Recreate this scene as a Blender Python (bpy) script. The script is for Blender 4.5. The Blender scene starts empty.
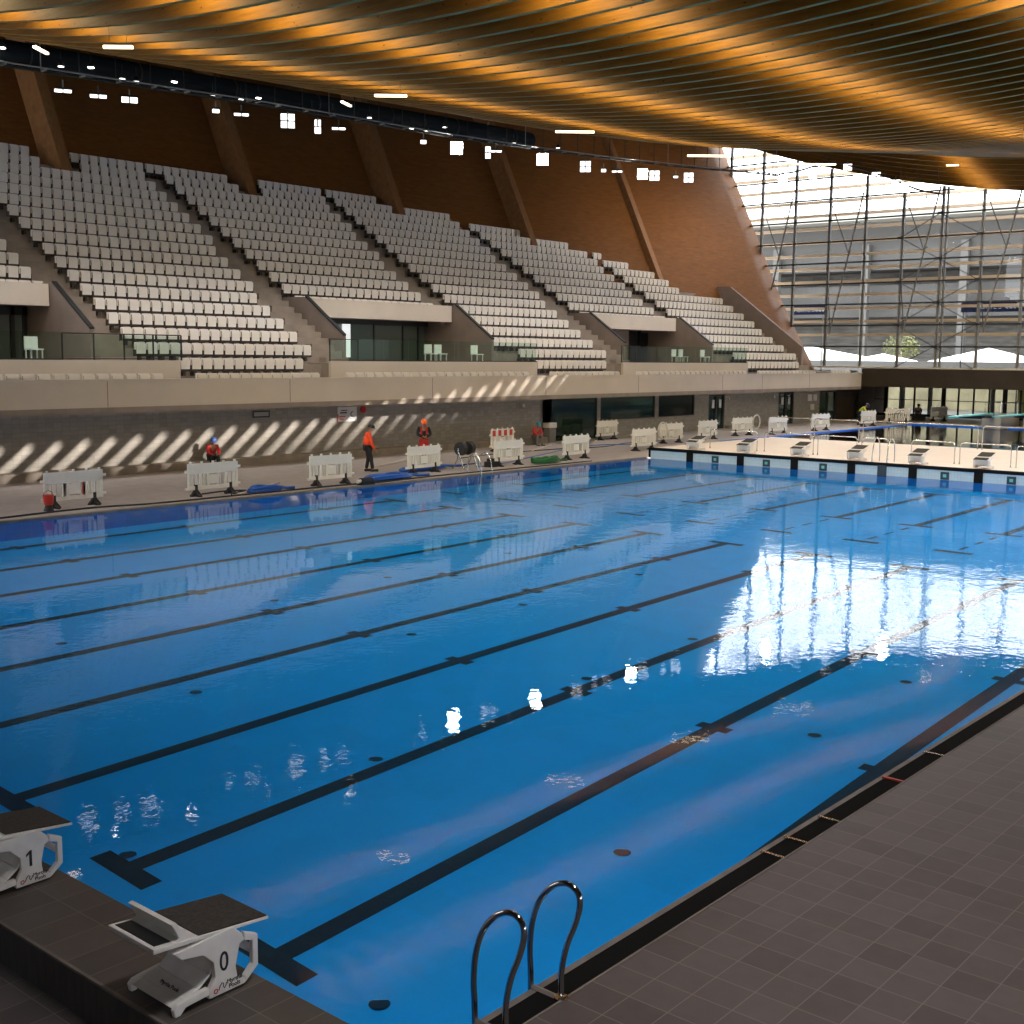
import bpy, bmesh, math, random
from mathutils import Vector, Matrix
random.seed(7)
SC = bpy.context.scene
COL = SC.collection
# ------------------------------------------------------------------ camera
YAW, PITCH, ROLL, FPX = 0.7026, -0.127, 0.0100, 1218.0
CAM = Vector((-4.9, -5.01, 4.37))
fw = Vector((math.cos(PITCH)*math.cos(YAW), math.cos(PITCH)*math.sin(YAW), math.sin(PITCH)))
rt = fw.cross(Vector((0, 0, 1))).normalized(); up = rt.cross(fw)
r2 = rt*math.cos(ROLL)+up*math.sin(ROLL); u2 = -rt*math.sin(ROLL)+up*math.cos(ROLL)
cd = bpy.data.cameras.new('camera'); cam = bpy.data.objects.new('camera', cd); COL.objects.link(cam)
cam.matrix_world = Matrix(((r2.x, u2.x, -fw.x, CAM.x), (r2.y, u2.y, -fw.y, CAM.y), (r2.z, u2.z, -fw.z, CAM.z), (0, 0, 0, 1)))
cd.sensor_width = 36; cd.sensor_fit = 'HORIZONTAL'; cd.lens = 36*FPX/1024; cd.clip_end = 600; cd.clip_start = 0.05
SC.camera = cam
# ------------------------------------------------------------------ world, sun, exposure
W = bpy.data.worlds.new('sky'); SC.world = W; W.use_nodes = True
bg = W.node_tree.nodes['Background']; bg.inputs[0].default_value = (0.93, 0.96, 1.0, 1); bg.inputs[1].default_value = 8.0
sd = bpy.data.lights.new('sun', 'SUN'); sd.energy = 24; sd.angle = math.radians(0.6); sd.color = (1.0, 0.93, 0.82)
sun = bpy.data.objects.new('sun', sd); COL.objects.link(sun)
SUN_DIR = Vector((-0.42, 1.0, -0.42)).normalized()
sun.rotation_euler = SUN_DIR.to_track_quat('-Z', 'Y').to_euler(); sun.location = (60, -40, 40)
SC.view_settings.view_transform = 'Standard'; SC.view_settings.look = 'None'
SC.view_settings.exposure = 0.0; SC.view_settings.gamma = 1.0
SC.view_settings.use_curve_mapping = False
STRIP_E = 190.0
# added fill lamps without fixtures: five rows over the pool and its decks
def fill_light(x, y, z, sx, sy, w, spread=85, rot=0):
    l = bpy.data.lights.new('fill_light', 'AREA'); l.shape = 'RECTANGLE'; l.size = sx; l.size_y = sy; l.energy = w; l.spread = math.radians(spread); l.color = (1.0, .98, .95)
    o = bpy.data.objects.new('fill_light', l); COL.objects.link(o); o.location = (x, y, z); o.rotation_euler = (math.radians(rot), 0, 0); return o
for y_, w_ in ((25.0, 380), (18.3, 370), (11.7, 360), (5.1, 360), (-1.5, 200)):
    for x_, z_ in ((10, 11.2), (24, 11.8), (38, 12.3)):
        fill_light(x_, y_, z_+.0057*(y_-12.5)**2-.15, 13.5,   .8, w_/3)
for y_ in (21, 9): fill_light(63, y_, 13.6, 20, .8, 900)  # added fill to brighten the diving pool
fill_light(1.0, -2.2, 11.6, 6, .8, 160, 80)  # added fill over the near deck and blocks
wl_ = fill_light(71, 37.2, 17.0, 12, .5, 420, 130, 62); wl_.data.color = (1.0, .86, .68)  # added warm wash that lifts the timber wall near the glazing
for x_, z_ in ((14, 14.0), (30, 14.4), (46, 14.9), (62, 16.2)): fill_light(x_, 32.5, z_, 15, .8, 430, 75, 18)  # added fill tilted at the lower seat rows

# ------------------------------------------------------------------ helpers
class MB:
    def __init__(s): s.v = []; s.f = []; s.m = []; s.mi = 0
    def q(s, *idx): s.f.append(tuple(idx)); s.m.append(s.mi)
    def box(s, x0, x1, y0, y1, z0, z1):
        b = len(s.v)
        s.v += [(x0, y0, z0), (x1, y0, z0), (x1, y1, z0), (x0, y1, z0), (x0, y0, z1), (x1, y0, z1), (x1, y1, z1), (x0, y1, z1)]
        for f in ((0, 3, 2, 1), (4, 5, 6, 7), (0, 1, 5, 4), (1, 2, 6, 5), (2, 3, 7, 6), (3, 0, 4, 7)): s.q(*(b+i for i in f))
        return s
    def cbox(s, cx, cy, cz, sx, sy, sz): return s.box(cx-sx/2, cx+sx/2, cy-sy/2, cy+sy/2, cz-sz/2, cz+sz/2)
    def obox(s, c, ax, ay, az):
        c = Vector(c); ax, ay, az = Vector(ax), Vector(ay), Vector(az); b = len(s.v)
        for k in ((-1, -1, -1), (1, -1, -1), (1, 1, -1), (-1, 1, -1), (-1, -1, 1), (1, -1, 1), (1, 1, 1), (-1, 1, 1)):
            s.v.append(tuple(c+ax*k[0]+ay*k[1]+az*k[2]))
        for f in ((0, 3, 2, 1), (4, 5, 6, 7), (0, 1, 5, 4), (1, 2, 6, 5), (2, 3, 7, 6), (3, 0, 4, 7)): s.q(*(b+i for i in f))
        return s
    def tube(s, pts, r, n=8, closed=False, caps=True):
        pts = [Vector(p) for p in pts]; N = len(pts); b = len(s.v)
        rr = r if isinstance(r, (list, tuple)) else [r]*N
        t0 = (pts[1]-pts[0]).normalized(); a = t0.orthogonal().normalized()
        for i, p in enumerate(pts):
            if closed: t = (pts[(i+1) % N]-pts[i-1]).normalized()
            else: t = (pts[min(i+1, N-1)]-pts[max(i-1, 0)]).normalized()
            a = (a-t*a.dot(t)).normalized(); c = t.cross(a)
            for k in range(n):
                th = 2*math.pi*k/n; s.v.append(tuple(p+(a*math.cos(th)+c*math.sin(th))*rr[i]))
        M = N if closed else N-1
        for i in range(M):
            j = (i+1) % N
            for k in range(n):
                l = (k+1) % n; s.q(b+i*n+k, b+i*n+l, b+j*n+l, b+j*n+k)
        if caps and not closed:
            s.f.append(tuple(b+k for k in range(n))[::-1]); s.m.append(s.mi)
            s.f.append(tuple(b+(N-1)*n+k for k in range(n))); s.m.append(s.mi)
        return s
    def prism(s, poly, p0, ex, ey, ez, d0, d1):
        """polygon (u,v) in the plane p0 + u*ex + v*ey, extruded along ez from d0 to d1"""
        p0, ex, ey, ez = Vector(p0), Vector(ex), Vector(ey), Vector(ez); b = len(s.v); n = len(poly)
        for d in (d0, d1):
            for u, v in poly: s.v.append(tuple(p0+ex*u+ey*v+ez*d))
        s.f.append(tuple(b+i for i in range(n))[::-1]); s.m.append(s.mi)
        s.f.append(tuple(b+n+i for i in range(n))); s.m.append(s.mi)
        for i in range(n):
            j = (i+1) % n; s.q(b+i, b+j, b+n+j, b+n+i)
        return s
    def grid(s, xs, ys, fn):
        b = len(s.v)
        for x in xs:
            for y in ys: s.v.append(tuple(fn(x, y)))
        m = len(ys)
        for i in range(len(xs)-1):
            for j in range(m-1): s.q(b+i*m+j, b+(i+1)*m+j, b+(i+1)*m+j+1, b+i*m+j+1)
        return s
    def mesh(s, name, mats, smooth=False):
        me = bpy.data.meshes.new(name); me.from_pydata(s.v, [], s.f)
        mats = mats if isinstance(mats, (list, tuple)) else [mats]
        for m in mats: me.materials.append(m)
        if len(mats) > 1: me.polygons.foreach_set('material_index', s.m)
        if smooth: me.polygons.foreach_set('use_smooth', [True]*len(me.polygons))
        bm = bmesh.new(); bm.from_mesh(me); bmesh.ops.recalc_face_normals(bm, faces=bm.faces); bm.to_mesh(me); bm.free()
        me.update(); return me
    def build(s, name, mats, parent=None, smooth=False, bevel=0, loc=None):
        o = bpy.data.objects.new(name, s.mesh(name, mats, smooth)); COL.objects.link(o)
        if parent: o.parent = parent
        if loc: o.location = loc
        if bevel:
            md = o.modifiers.new('bevel', 'BEVEL'); md.width = bevel; md.segments = 2; md.limit_method = 'ANGLE'
        return o
def tag(o, label, cat, group=None, kind=None):
    o['label'] = label
    if cat: o['category'] = cat
    if group: o['group'] = group
    if kind: o['kind'] = kind
    return o
def struct(o, label=None):
    o['kind'] = 'structure'
    if label: o['label'] = label
    return o
def thing(name, label, cat, loc=(0, 0, 0), rz=0, group=None):
    o = bpy.data.objects.new(name, None); COL.objects.link(o); o.location = loc; o.rotation_euler = (0, 0, rz)
    o.empty_display_size = .2
    return tag(o, label, cat, group)
def kids(o): return [c for c in bpy.data.objects if c.parent == o]
def copy_tree(o, ch=None, parent=None):
    c = o.copy(); COL.objects.link(c); c.parent = parent
    for k in (ch if ch is not None else kids(o)): copy_tree(k, None if ch is None else [], c)
    return c
def text_mesh(txt, size, mat, name, parent, M, ext=0.002, align='CENTER', shear=0):
    cu = bpy.data.curves.new(name, 'FONT'); cu.body = txt; cu.size = size; cu.extrude = ext; cu.align_x = align; cu.align_y = 'CENTER'; cu.shear = shear
    t = bpy.data.objects.new(name, cu); COL.objects.link(t)
    dg = bpy.context.evaluated_depsgraph_get(); dg.update()
    me = bpy.data.meshes.new_from_object(t.evaluated_get(dg)); me.materials.clear(); me.materials.append(mat)
    bpy.data.objects.remove(t); bpy.data.curves.remove(cu)
    me.transform(M)
    o = bpy.data.objects.new(name, me); COL.objects.link(o); o.parent = parent
    return o
# ------------------------------------------------------------------ materials
def mat(name, col, rough=0.6, metal=0, spec=0.5, noise=None, bump=None, emis=None, alpha=None):
    m = bpy.data.materials.new(name); m.use_nodes = True; nt = m.node_tree; b = nt.nodes['Principled BSDF']
    b.inputs['Base Color'].default_value = (*col, 1); b.inputs['Roughness'].default_value = rough
    b.inputs['Metallic'].default_value = metal; b.inputs['Specular IOR Level'].default_value = spec
    tc = nt.nodes.new('ShaderNodeTexCoord'); 
    if noise:
        sc, amt = noise[0], noise[1]; stretch = noise[2] if len(noise) > 2 else (1, 1, 1)
        mp = nt.nodes.new('ShaderNodeMapping'); mp.inputs['Scale'].default_value = stretch
        nz = nt.nodes.new('ShaderNodeTexNoise'); nz.inputs['Scale'].default_value = sc; nz.inputs['Detail'].default_value = 5
        rp = nt.nodes.new('ShaderNodeValToRGB')
        rp.color_ramp.elements[0].position = .3; rp.color_ramp.elements[1].position = .7
        rp.color_ramp.elements[0].color = (*[c*(1-amt) for c in col], 1); rp.color_ramp.elements[1].color = (*[min(1, c*(1+amt)) for c in col], 1)
        nt.links.new(tc.outputs['Object'], mp.inputs[0]); nt.links.new(mp.outputs[0], nz.inputs[0])
        nt.links.new(nz.outputs[0], rp.inputs[0]); nt.links.new(rp.outputs[0], b.inputs['Base Color'])
    if bump:
        nb = nt.nodes.new('ShaderNodeTexNoise'); nb.inputs['Scale'].default_value = bump[0]
        bp = nt.nodes.new('ShaderNodeBump'); bp.inputs['Strength'].default_value = bump[1]; bp.inputs['Distance'].default_value = .02
        nt.links.new(tc.outputs['Object'], nb.inputs[0]); nt.links.new(nb.outputs[0], bp.inputs['Height']); nt.links.new(bp.outputs[0], b.inputs['Normal'])
    if emis:
        b.inputs['Emission Color'].default_value = (*emis[0], 1); b.inputs['Emission Strength'].default_value = emis[1]
    return m
def tile_mat(name, col, grout, sx, sy, off=(0, 0), axes='XY', gw=.012, rough=.5, var=.12, spec=.4):
    m = bpy.data.materials.new(name); m.use_nodes = True; nt = m.node_tree; N = nt.nodes; L = nt.links
    b = N['Principled BSDF']; b.inputs['Roughness'].default_value = rough; b.inputs['Specular IOR Level'].default_value = spec
    tc = N.new('ShaderNodeTexCoord'); sp = N.new('ShaderNodeSeparateXYZ'); L.new(tc.outputs['Object'], sp.inputs[0])
    outs = []; cells = []
    for ax, s_, o_ in ((axes[0], sx, off[0]), (axes[1], sy, off[1])):
        a = N.new('ShaderNodeMath'); a.operation = 'SUBTRACT'; L.new(sp.outputs[ax], a.inputs[0]); a.inputs[1].default_value = o_
        d = N.new('ShaderNodeMath'); d.operation = 'DIVIDE'; L.new(a.outputs[0], d.inputs[0]); d.inputs[1].default_value = s_
        fl = N.new('ShaderNodeMath'); fl.operation = 'FLOOR'; L.new(d.outputs[0], fl.inputs[0]); cells.append(fl)
        fr = N.new('ShaderNodeMath'); fr.operation = 'SUBTRACT'; L.new(d.outputs[0], fr.inputs[0]); L.new(fl.outputs[0], fr.inputs[1])
        lt = N.new('ShaderNodeMath'); lt.operation = 'LESS_THAN'; L.new(fr.outputs[0], lt.inputs[0]); lt.inputs[1].default_value = gw/s_
        outs.append(lt)
    mx = N.new('ShaderNodeMath'); mx.operation = 'MAXIMUM'; L.new(outs[0].outputs[0], mx.inputs[0]); L.new(outs[1].outputs[0], mx.inputs[1])
    cb = N.new('ShaderNodeCombineXYZ'); L.new(cells[0].outputs[0], cb.inputs[0]); L.new(cells[1].outputs[0], cb.inputs[1])
    wn = N.new('ShaderNodeTexWhiteNoise'); L.new(cb.outputs[0], wn.inputs['Vector'])
    nz = N.new('ShaderNodeTexNoise'); nz.inputs['Scale'].default_value = 6; nz.inputs['Detail'].default_value = 6; L.new(tc.outputs['Object'], nz.inputs[0])
    ad = N.new('ShaderNodeMath'); ad.operation = 'ADD'; L.new(wn.outputs[0], ad.inputs[0]); L.new(nz.outputs[0], ad.inputs[1])
    mr = N.new('ShaderNodeMapRange'); mr.inputs['From Min'].default_value = 0; mr.inputs['From Max'].default_value = 2
    mr.inputs['To Min'].default_value = 1-var*2; mr.inputs['To Max'].default_value = 1+var*2; L.new(ad.outputs[0], mr.inputs[0])
    vm = N.new('ShaderNodeVectorMath'); vm.operation = 'SCALE'; vm.inputs[0].default_value = col; L.new(mr.outputs[0], vm.inputs['Scale'])
    mc = N.new('ShaderNodeMix'); mc.data_type = 'RGBA'; L.new(mx.outputs[0], mc.inputs[0]); L.new(vm.outputs[0], mc.inputs[6]); mc.inputs[7].default_value = (*grout, 1)
    L.new(mc.outputs[2], b.inputs['Base Color'])
    return m
def wood_mat(name, c1, c2, stretch, knots=True, rough=.55):
    m = bpy.data.materials.new(name); m.use_nodes = True; nt = m.node_tree; N = nt.nodes; L = nt.links
    b = N['Principled BSDF']; b.inputs['Roughness'].default_value = rough; b.inputs['Specular IOR Level'].default_value = .12
    tc = N.new('ShaderNodeTexCoord'); mp = N.new('ShaderNodeMapping'); mp.inputs['Scale'].default_value = stretch; L.new(tc.outputs['Object'], mp.inputs[0])
    nz = N.new('ShaderNodeTexNoise'); nz.inputs['Scale'].default_value = 3; nz.inputs['Detail'].default_value = 7; nz.inputs['Roughness'].default_value = .65; L.new(mp.outputs[0], nz.inputs[0])
    rp = N.new('ShaderNodeValToRGB'); rp.color_ramp.elements[0].position = .3; rp.color_ramp.elements[1].position = .72
    rp.color_ramp.elements[0].color = (*c1, 1); rp.color_ramp.elements[1].color = (*c2, 1); L.new(nz.outputs[0], rp.inputs[0])
    out = rp.outputs[0]
    if knots:
        vo = N.new('ShaderNodeTexVoronoi'); vo.inputs['Scale'].default_value = 2.2; mp2 = N.new('ShaderNodeMapping'); mp2.inputs['Scale'].default_value = (1, 1, 2.2)
        L.new(tc.outputs['Object'], mp2.inputs[0]); L.new(mp2.outputs[0], vo.inputs[0])
        r3 = N.new('ShaderNodeValToRGB'); r3.color_ramp.elements[0].position = .06; r3.color_ramp.elements[1].position = .1
        r3.color_ramp.elements[0].color = (.25, .2, .16, 1); r3.color_ramp.elements[1].color = (1, 1, 1, 1); L.new(vo.outputs['Distance'], r3.inputs[0])
        mx = N.new('ShaderNodeMix'); mx.data_type = 'RGBA'; mx.blend_type = 'MULTIPLY'; mx.inputs[0].default_value = 1
        L.new(out, mx.inputs[6]); L.new(r3.outputs[0], mx.inputs[7]); out = mx.outputs[2]
    L.new(out, b.inputs['Base Color'])
    return m
def water_mat(name, tint, scale=1.0, strength=.1, refl=1.0, ior=1.333):
    m = bpy.data.materials.new(name); m.use_nodes = True; nt = m.node_tree; N = nt.nodes; L = nt.links
    N.remove(N['Principled BSDF']); out = N['Material Output']
    tc = N.new('ShaderNodeTexCoord')
    n1 = N.new('ShaderNodeTexNoise'); n1.inputs['Scale'].default_value = 1.5*scale; n1.inputs['Detail'].default_value = 2; n1.inputs['Roughness'].default_value = .35
    n2 = N.new('ShaderNodeTexNoise'); n2.inputs['Scale'].default_value = 6.5*scale; n2.inputs['Detail'].default_value = 2
    n3 = N.new('ShaderNodeTexNoise'); n3.inputs['Scale'].default_value = .09; n3.inputs['Detail'].default_value = 1
    for n in (n1, n2, n3): L.new(tc.outputs['Object'], n.inputs[0])
    r3 = N.new('ShaderNodeMapRange'); r3.inputs['From Min'].default_value = .4; r3.inputs['From Max'].default_value = .62; r3.inputs['To Min'].default_value = .35; r3.inputs['To Max'].default_value = 1.3; L.new(n3.outputs[0], r3.inputs[0])
    a = N.new('ShaderNodeMath'); a.operation = 'MULTIPLY_ADD'; L.new(n2.outputs[0], a.inputs[0]); a.inputs[1].default_value = .42; L.new(n1.outputs[0], a.inputs[2])
    a2 = N.new('ShaderNodeMath'); a2.operation = 'MULTIPLY'; L.new(a.outputs[0], a2.inputs[0]); L.new(r3.outputs[0], a2.inputs[1])
    bp = N.new('ShaderNodeBump'); bp.inputs['Strength'].default_value = strength; bp.inputs['Distance'].default_value = .1; L.new(a2.outputs[0], bp.inputs['Height'])
    gl = N.new('ShaderNodeBsdfGlossy'); gl.inputs['Roughness'].default_value = .015; gl.inputs['Color'].default_value = (refl, refl, refl, 1); L.new(bp.outputs[0], gl.inputs['Normal'])
    tr = N.new('ShaderNodeBsdfTransparent'); tr.inputs[0].default_value = (*tint, 1)
    fr = N.new('ShaderNodeFresnel'); fr.inputs['IOR'].default_value = ior; L.new(bp.outputs[0], fr.inputs['Normal'])
    mx = N.new('ShaderNodeMixShader'); L.new(fr.outputs[0], mx.inputs[0]); L.new(tr.outputs[0], mx.inputs[1]); L.new(gl.outputs[0], mx.inputs[2])
    L.new(mx.outputs[0], out.inputs[0])
    return m
def glass_mat(name, tint, refl=1.0, ior=1.45):
    m = bpy.data.materials.new(name); m.use_nodes = True; nt = m.node_tree; N = nt.nodes; L = nt.links
    N.remove(N['Principled BSDF']); out = N['Material Output']
    gl = N.new('ShaderNodeBsdfGlossy'); gl.inputs['Roughness'].default_value = .01; gl.inputs['Color'].default_value = (refl, refl, refl, 1)
    tr = N.new('ShaderNodeBsdfTransparent'); tr.inputs[0].default_value = (*tint, 1)
    lw = N.new('ShaderNodeLayerWeight'); lw.inputs['Blend'].default_value = .5
    pw = N.new('ShaderNodeMath'); pw.operation = 'POWER'; L.new(lw.outputs['Facing'], pw.inputs[0]); pw.inputs[1].default_value = 4.5
    fr = N.new('ShaderNodeMath'); fr.operation = 'MULTIPLY_ADD'; L.new(pw.outputs[0], fr.inputs[0]); fr.inputs[1].default_value = .9; fr.inputs[2].default_value = .045
    mx = N.new('ShaderNodeMixShader'); L.new(fr.outputs[0], mx.inputs[0]); L.new(tr.outputs[0], mx.inputs[1]); L.new(gl.outputs[0], mx.inputs[2])
    L.new(mx.outputs[0], out.inputs[0])
    return m
M = {}
M['deck'] = tile_mat('dark_deck_tiles', (.088, .071, .071), (.19, .155, .15), .31, .31, (.05, -.285), 'XY', .008, .42, .18)
M['platform'] = tile_mat('dark_platform_tiles', (.085, .072, .066), (.17, .14, .125), .62, .31, (-.30, .05), 'XY', .008, .45, .18)
M['riser'] = mat('riser_tiles', (.05, .045, .04), .6, noise=(3, .3, (1, 6, 1)))
M['fardeck'] = tile_mat('grey_far_deck_tiles', (.33, .285, .28), (.29, .25, .24), .31, .31, (0, 0), 'XY', .01, .4, .10)
M['cream'] = mat('cream_deck', (.80, .66, .56), .55, noise=(1.5, .04))
M['black'] = mat('black_plastic', (.012, .012, .013), .5)
M['grate'] = tile_mat('black_grating', (.004, .004, .004), (.008, .008, .008), .02, .4, (0, 0), 'XY', .008, .9, .1, .1)
M['lip'] = mat('gutter_lip', (.16, .135, .12), .5, noise=(5, .25))
M['poolfloor'] = tile_mat('blue_pool_tiles', (.001, .40, .93), (.001, .42, .95), .5, .5, (0, 0), 'XY', .01, .5, .03)
M['poolwall'] = tile_mat('blue_wall_tiles', (.004, .28, .68), (.02, .36, .72), .25, .25, (0, 0), 'XZ', .01, .5, .04)
M['laneline'] = mat('dark_lane_tiles', (.002, .006, .02), .5)
M['drain'] = mat('drain_cover', (.002, .02, .05), .5)
M['bulkfront'] = tile_mat('bulkhead_panel', (.38, .50, .60), (.25, .36, .45), .12, .12, (0, 0), 'YZ', .006, .35, .03)
M['target'] = mat('dark_target', (.01, .03, .05), .5)
M['water'] = water_mat('pool_water', (.76, .97, .99), 1.0, .050, .72)
M['water2'] = water_mat('diving_water', (.70, .90, .97), 1.2, .05, .8, 1.04)
M['divefloor'] = mat('diving_pool_tiles', (.002, .16, .75), .5)
M['white'] = mat('white_plastic', (.74, .72, .68), .35, noise=(6, .03))
M['blockwhite'] = mat('block_fibreglass', (.80, .76, .73), .45, noise=(9, .05))
M['seat'] = mat('seat_plastic', (.70, .645, .60), .38)
M['seat2'] = mat('seat_bracket', (.06, .05, .045), .5)
M['nonslip'] = mat('black_non_slip', (.035, .028, .022), .85, noise=(30, .5), bump=(200, .4))
M['concrete'] = mat('stand_concrete', (.24, .195, .165), .75, noise=(1.2, .16))
M['parapet'] = mat('parapet_panels', (.54, .465, .40), .7, noise=(.6, .06))
M['wing'] = mat('wing_concrete', (.22, .17, .145), .75, noise=(1.5, .1))
M['wallfar'] = tile_mat('grey_wall_tiles', (.25, .225, .20), (.19, .17, .155), .30, .15, (0, 0), 'XZ', .012, .5, .12)
M['kerb'] = mat('kerb_concrete', (.20, .165, .14), .7, noise=(2, .2))
M['ply'] = wood_mat('plywood_lining', (.145, .058, .018), (.225, .093, .027), (.5, .25, 2.5), False, .5)
M['pillar'] = wood_mat('pillar_timber', (.20, .09, .035), (.30, .145, .06), (4, 1, 1), False)
M['rib'] = wood_mat('rib_timber', (.10, .040, .004), (.175, .076, .007), (1, .35, 4), True)
M['roofdeck'] = mat('roof_deck', (.02, .013, .008), .8)
M['riblit'] = mat('rib_edge_lit', (.26, .20, .09), .8, 0, .05, noise=(2, .15, (1, .2, 1)))  # paler rib undersides: light from below put into the colour
M['dark'] = mat('dark_metal', (.02, .02, .02), .5, .3)
M['duct'] = mat('duct_fabric', (.014, .018, .021), .9, 0, .1, noise=(1.5, .35, (.3, 3, 3)))
M['mullion'] = mat('grey_steel', (.15, .145, .135), .5, .2)
M['darksteel'] = mat('dark_steel', (.025, .023, .022), .5, .3)
M['louver'] = mat('cream_louvers', (.56, .42, .29), .9, 0, .05)
M['steel'] = mat('stainless', (.62, .62, .60), .22, 1)
M['chrome'] = mat('chrome_tube', (.42, .42, .42), .12, 1)
M['galv'] = mat('galvanised', (.30, .30, .28), .45, .8)
M['backglass'] = glass_mat('window_glass', (.8, .82, .8), .5)
M['glass'] = glass_mat('balustrade_glass', (.84, .93, .89), .8)
M['facglass'] = glass_mat('facade_glass', (.86, .87, .86), .5)
M['darkglass'] = mat('dark_green_glass', (.012, .03, .022), .08, 0, .6)
M['blackglass'] = mat('black_glass', (.004, .006, .006), .1, 0, .3)
M['doorglass'] = mat('door_glass', (.17, .21, .20), .10, .5, .8)
M['lens'] = mat('flood_lens', (.9, .9, .9), .3, emis=((1, .97, .93), 70))
M['lensdim'] = mat('flood_lens_dim', (.9, .9, .9), .3, emis=((1, .98, .95), 2.5))
M['lensspot'] = mat('spot_lens', (.9, .9, .9), .3, emis=((1, .97, .92), 16))
M['tubelamp'] = mat('linear_lamp', (.9, .8, .6), .3, emis=((1, .78, .45), 6))
M['strip'] = mat('skylight_glow', (.8, .8, .8), .5, emis=((1, .82, .46), STRIP_E))
M['beam'] = mat('fascia_beam', (.045, .035, .028), .9, 0, .02, noise=(1, .15))
M['orange'] = mat('orange_hi_vis', (.85, .07, .015), .6)
M['red'] = mat('red_cloth', (.45, .012, .015), .6)
M['redplastic'] = mat('red_plastic', (.5, .03, .02), .4)
M['lime'] = mat('lime_hi_vis', (.50, .62, .03), .6)
M['navy'] = mat('dark_cloth', (.012, .013, .02), .8)
M['greycloth'] = mat('grey_cloth', (.15, .14, .14), .8)
M['skin'] = mat('skin', (.35, .18, .12), .55)
M['bluehat'] = mat('blue_helmet', (.05, .10, .30), .3)
M['blackhat'] = mat('dark_helmet', (.012, .014, .03), .3)
M['orangehat'] = mat('orange_helmet', (.85, .13, .03), .3)
M['tealhat'] = mat('teal_helmet', (.03, .20, .28), .3)
M['glowpanel'] = mat('glow_panel_white', (.8, .8, .8), .4, emis=((.95, 1, 1), .75))
M['blackedge'] = mat('black_tiles', (.004, .005, .007), .6, 0, .1)
M['bluemat'] = mat('blue_mat', (.008, .03, .16), .6)
M['boot'] = mat('boot_leather', (.02, .015, .012), .6)
M['bluehose'] = mat('blue_hose', (.01, .09, .42), .45)
M['greenhose'] = mat('green_hose', (.004, .10, .02), .45)
M['pole'] = mat('pale_pole', (.60, .55, .48), .4)
M['ink'] = mat('black_ink', (.01, .01, .012), .5)
M['redink'] = mat('red_ink', (.5, .03, .03), .5)
M['sign'] = mat('sign_white', (.60, .58, .58), .5)
M['signgrey'] = mat('sign_grey', (.30, .29, .28), .5)
M['teal'] = mat('teal_board', (.10, .42, .40), .5)
M['ground'] = mat('pale_paving', (.33, .32, .30), .8)
M['tent'] = mat('white_canvas', (.85, .85, .85), .8)
M['stade'] = mat('grandstand_grey', (.052, .050, .048), .8, noise=(.15, .25, (1, .3, 4)))
M['pier'] = mat('pier_concrete', (.09, .087, .083), .8)
M['stade2'] = mat('grandstand_pale', (.075, .07, .063), .8, noise=(.4, .5, (1, 1, 6)))
M['foliage'] = mat('yellow_green_leaves', (.055, .06, .010), .8, noise=(3, .4))
M['bluesign'] = mat('navy_sign', (.004, .006, .016), .9, 0, .05)
M['signtext'] = mat('sign_text', (.16, .16, .16), .8)
M['yardwall'] = mat('yard_wall', (.30, .27, .17), .8, noise=(.5, .3))
M['yardground'] = mat('yard_paving', (.06, .055, .045), .8)
M['curtain'] = mat('yellow_curtain', (.45, .42, .12), .7)
M['column'] = mat('column_concrete', (.30, .29, .26), .7)
M['backroom'] = mat('hall_back', (.10, .09, .07), .7)

# ------------------------------------------------------------------ the roof's shape
def interp(x, xs, ys):
    if x <= xs[0]: return ys[0]
    for i in range(len(xs)-1):
        if x <= xs[i+1]: return ys[i]+(ys[i+1]-ys[i])*(x-xs[i])/(xs[i+1]-xs[i])
    return ys[-1]
def roof(x, y):
    z = interp(x, [-15, 0, 16, 26, 40, 45, 50, 55, 60, 65, 70, 73, 80], [11.0, 11.3, 11.8, 12.2, 12.72, 13.06, 13.61, 14.21, 14.81, 15.39, 15.94, 16.25, 14.85])
    return z+.0057*(y-12.5)**2
WX = [5, 25.9, 36.9, 47.6, 58.2, 68.8, 74, 79.5]; WP = [48.2, 48.4, 48.8, 48.4, 47.3, 45.2, 44.0, 42.3]; WY = [49.9, 50.0, 50.3, 50.0, 48.6, 45.6, 44.0, 42.3]
def wall_y(x, z):
    y = interp(x, WX, WY)+.47*(z-13)
    if z < 9: y -= .10*(9-z)
    return y
def pillar_y(x, z):
    y = interp(x, WX, WP)+.47*(z-13)
    if z < 9: y -= .10*(9-z)
    return y
def refract_depth(x, y, d=2.9, n=1.333):
    h = CAM.z; D = math.hypot(x-CAM.x, y-CAM.y); lo, hi = 0, D
    for _ in range(40):
        m = (lo+hi)/2
        if m/math.hypot(m, h) > n*(D-m)/math.hypot(D-m, d): hi = m
        else: lo = m
    return h-h*D/m
PL = 39.6   # length of the basin

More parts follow.
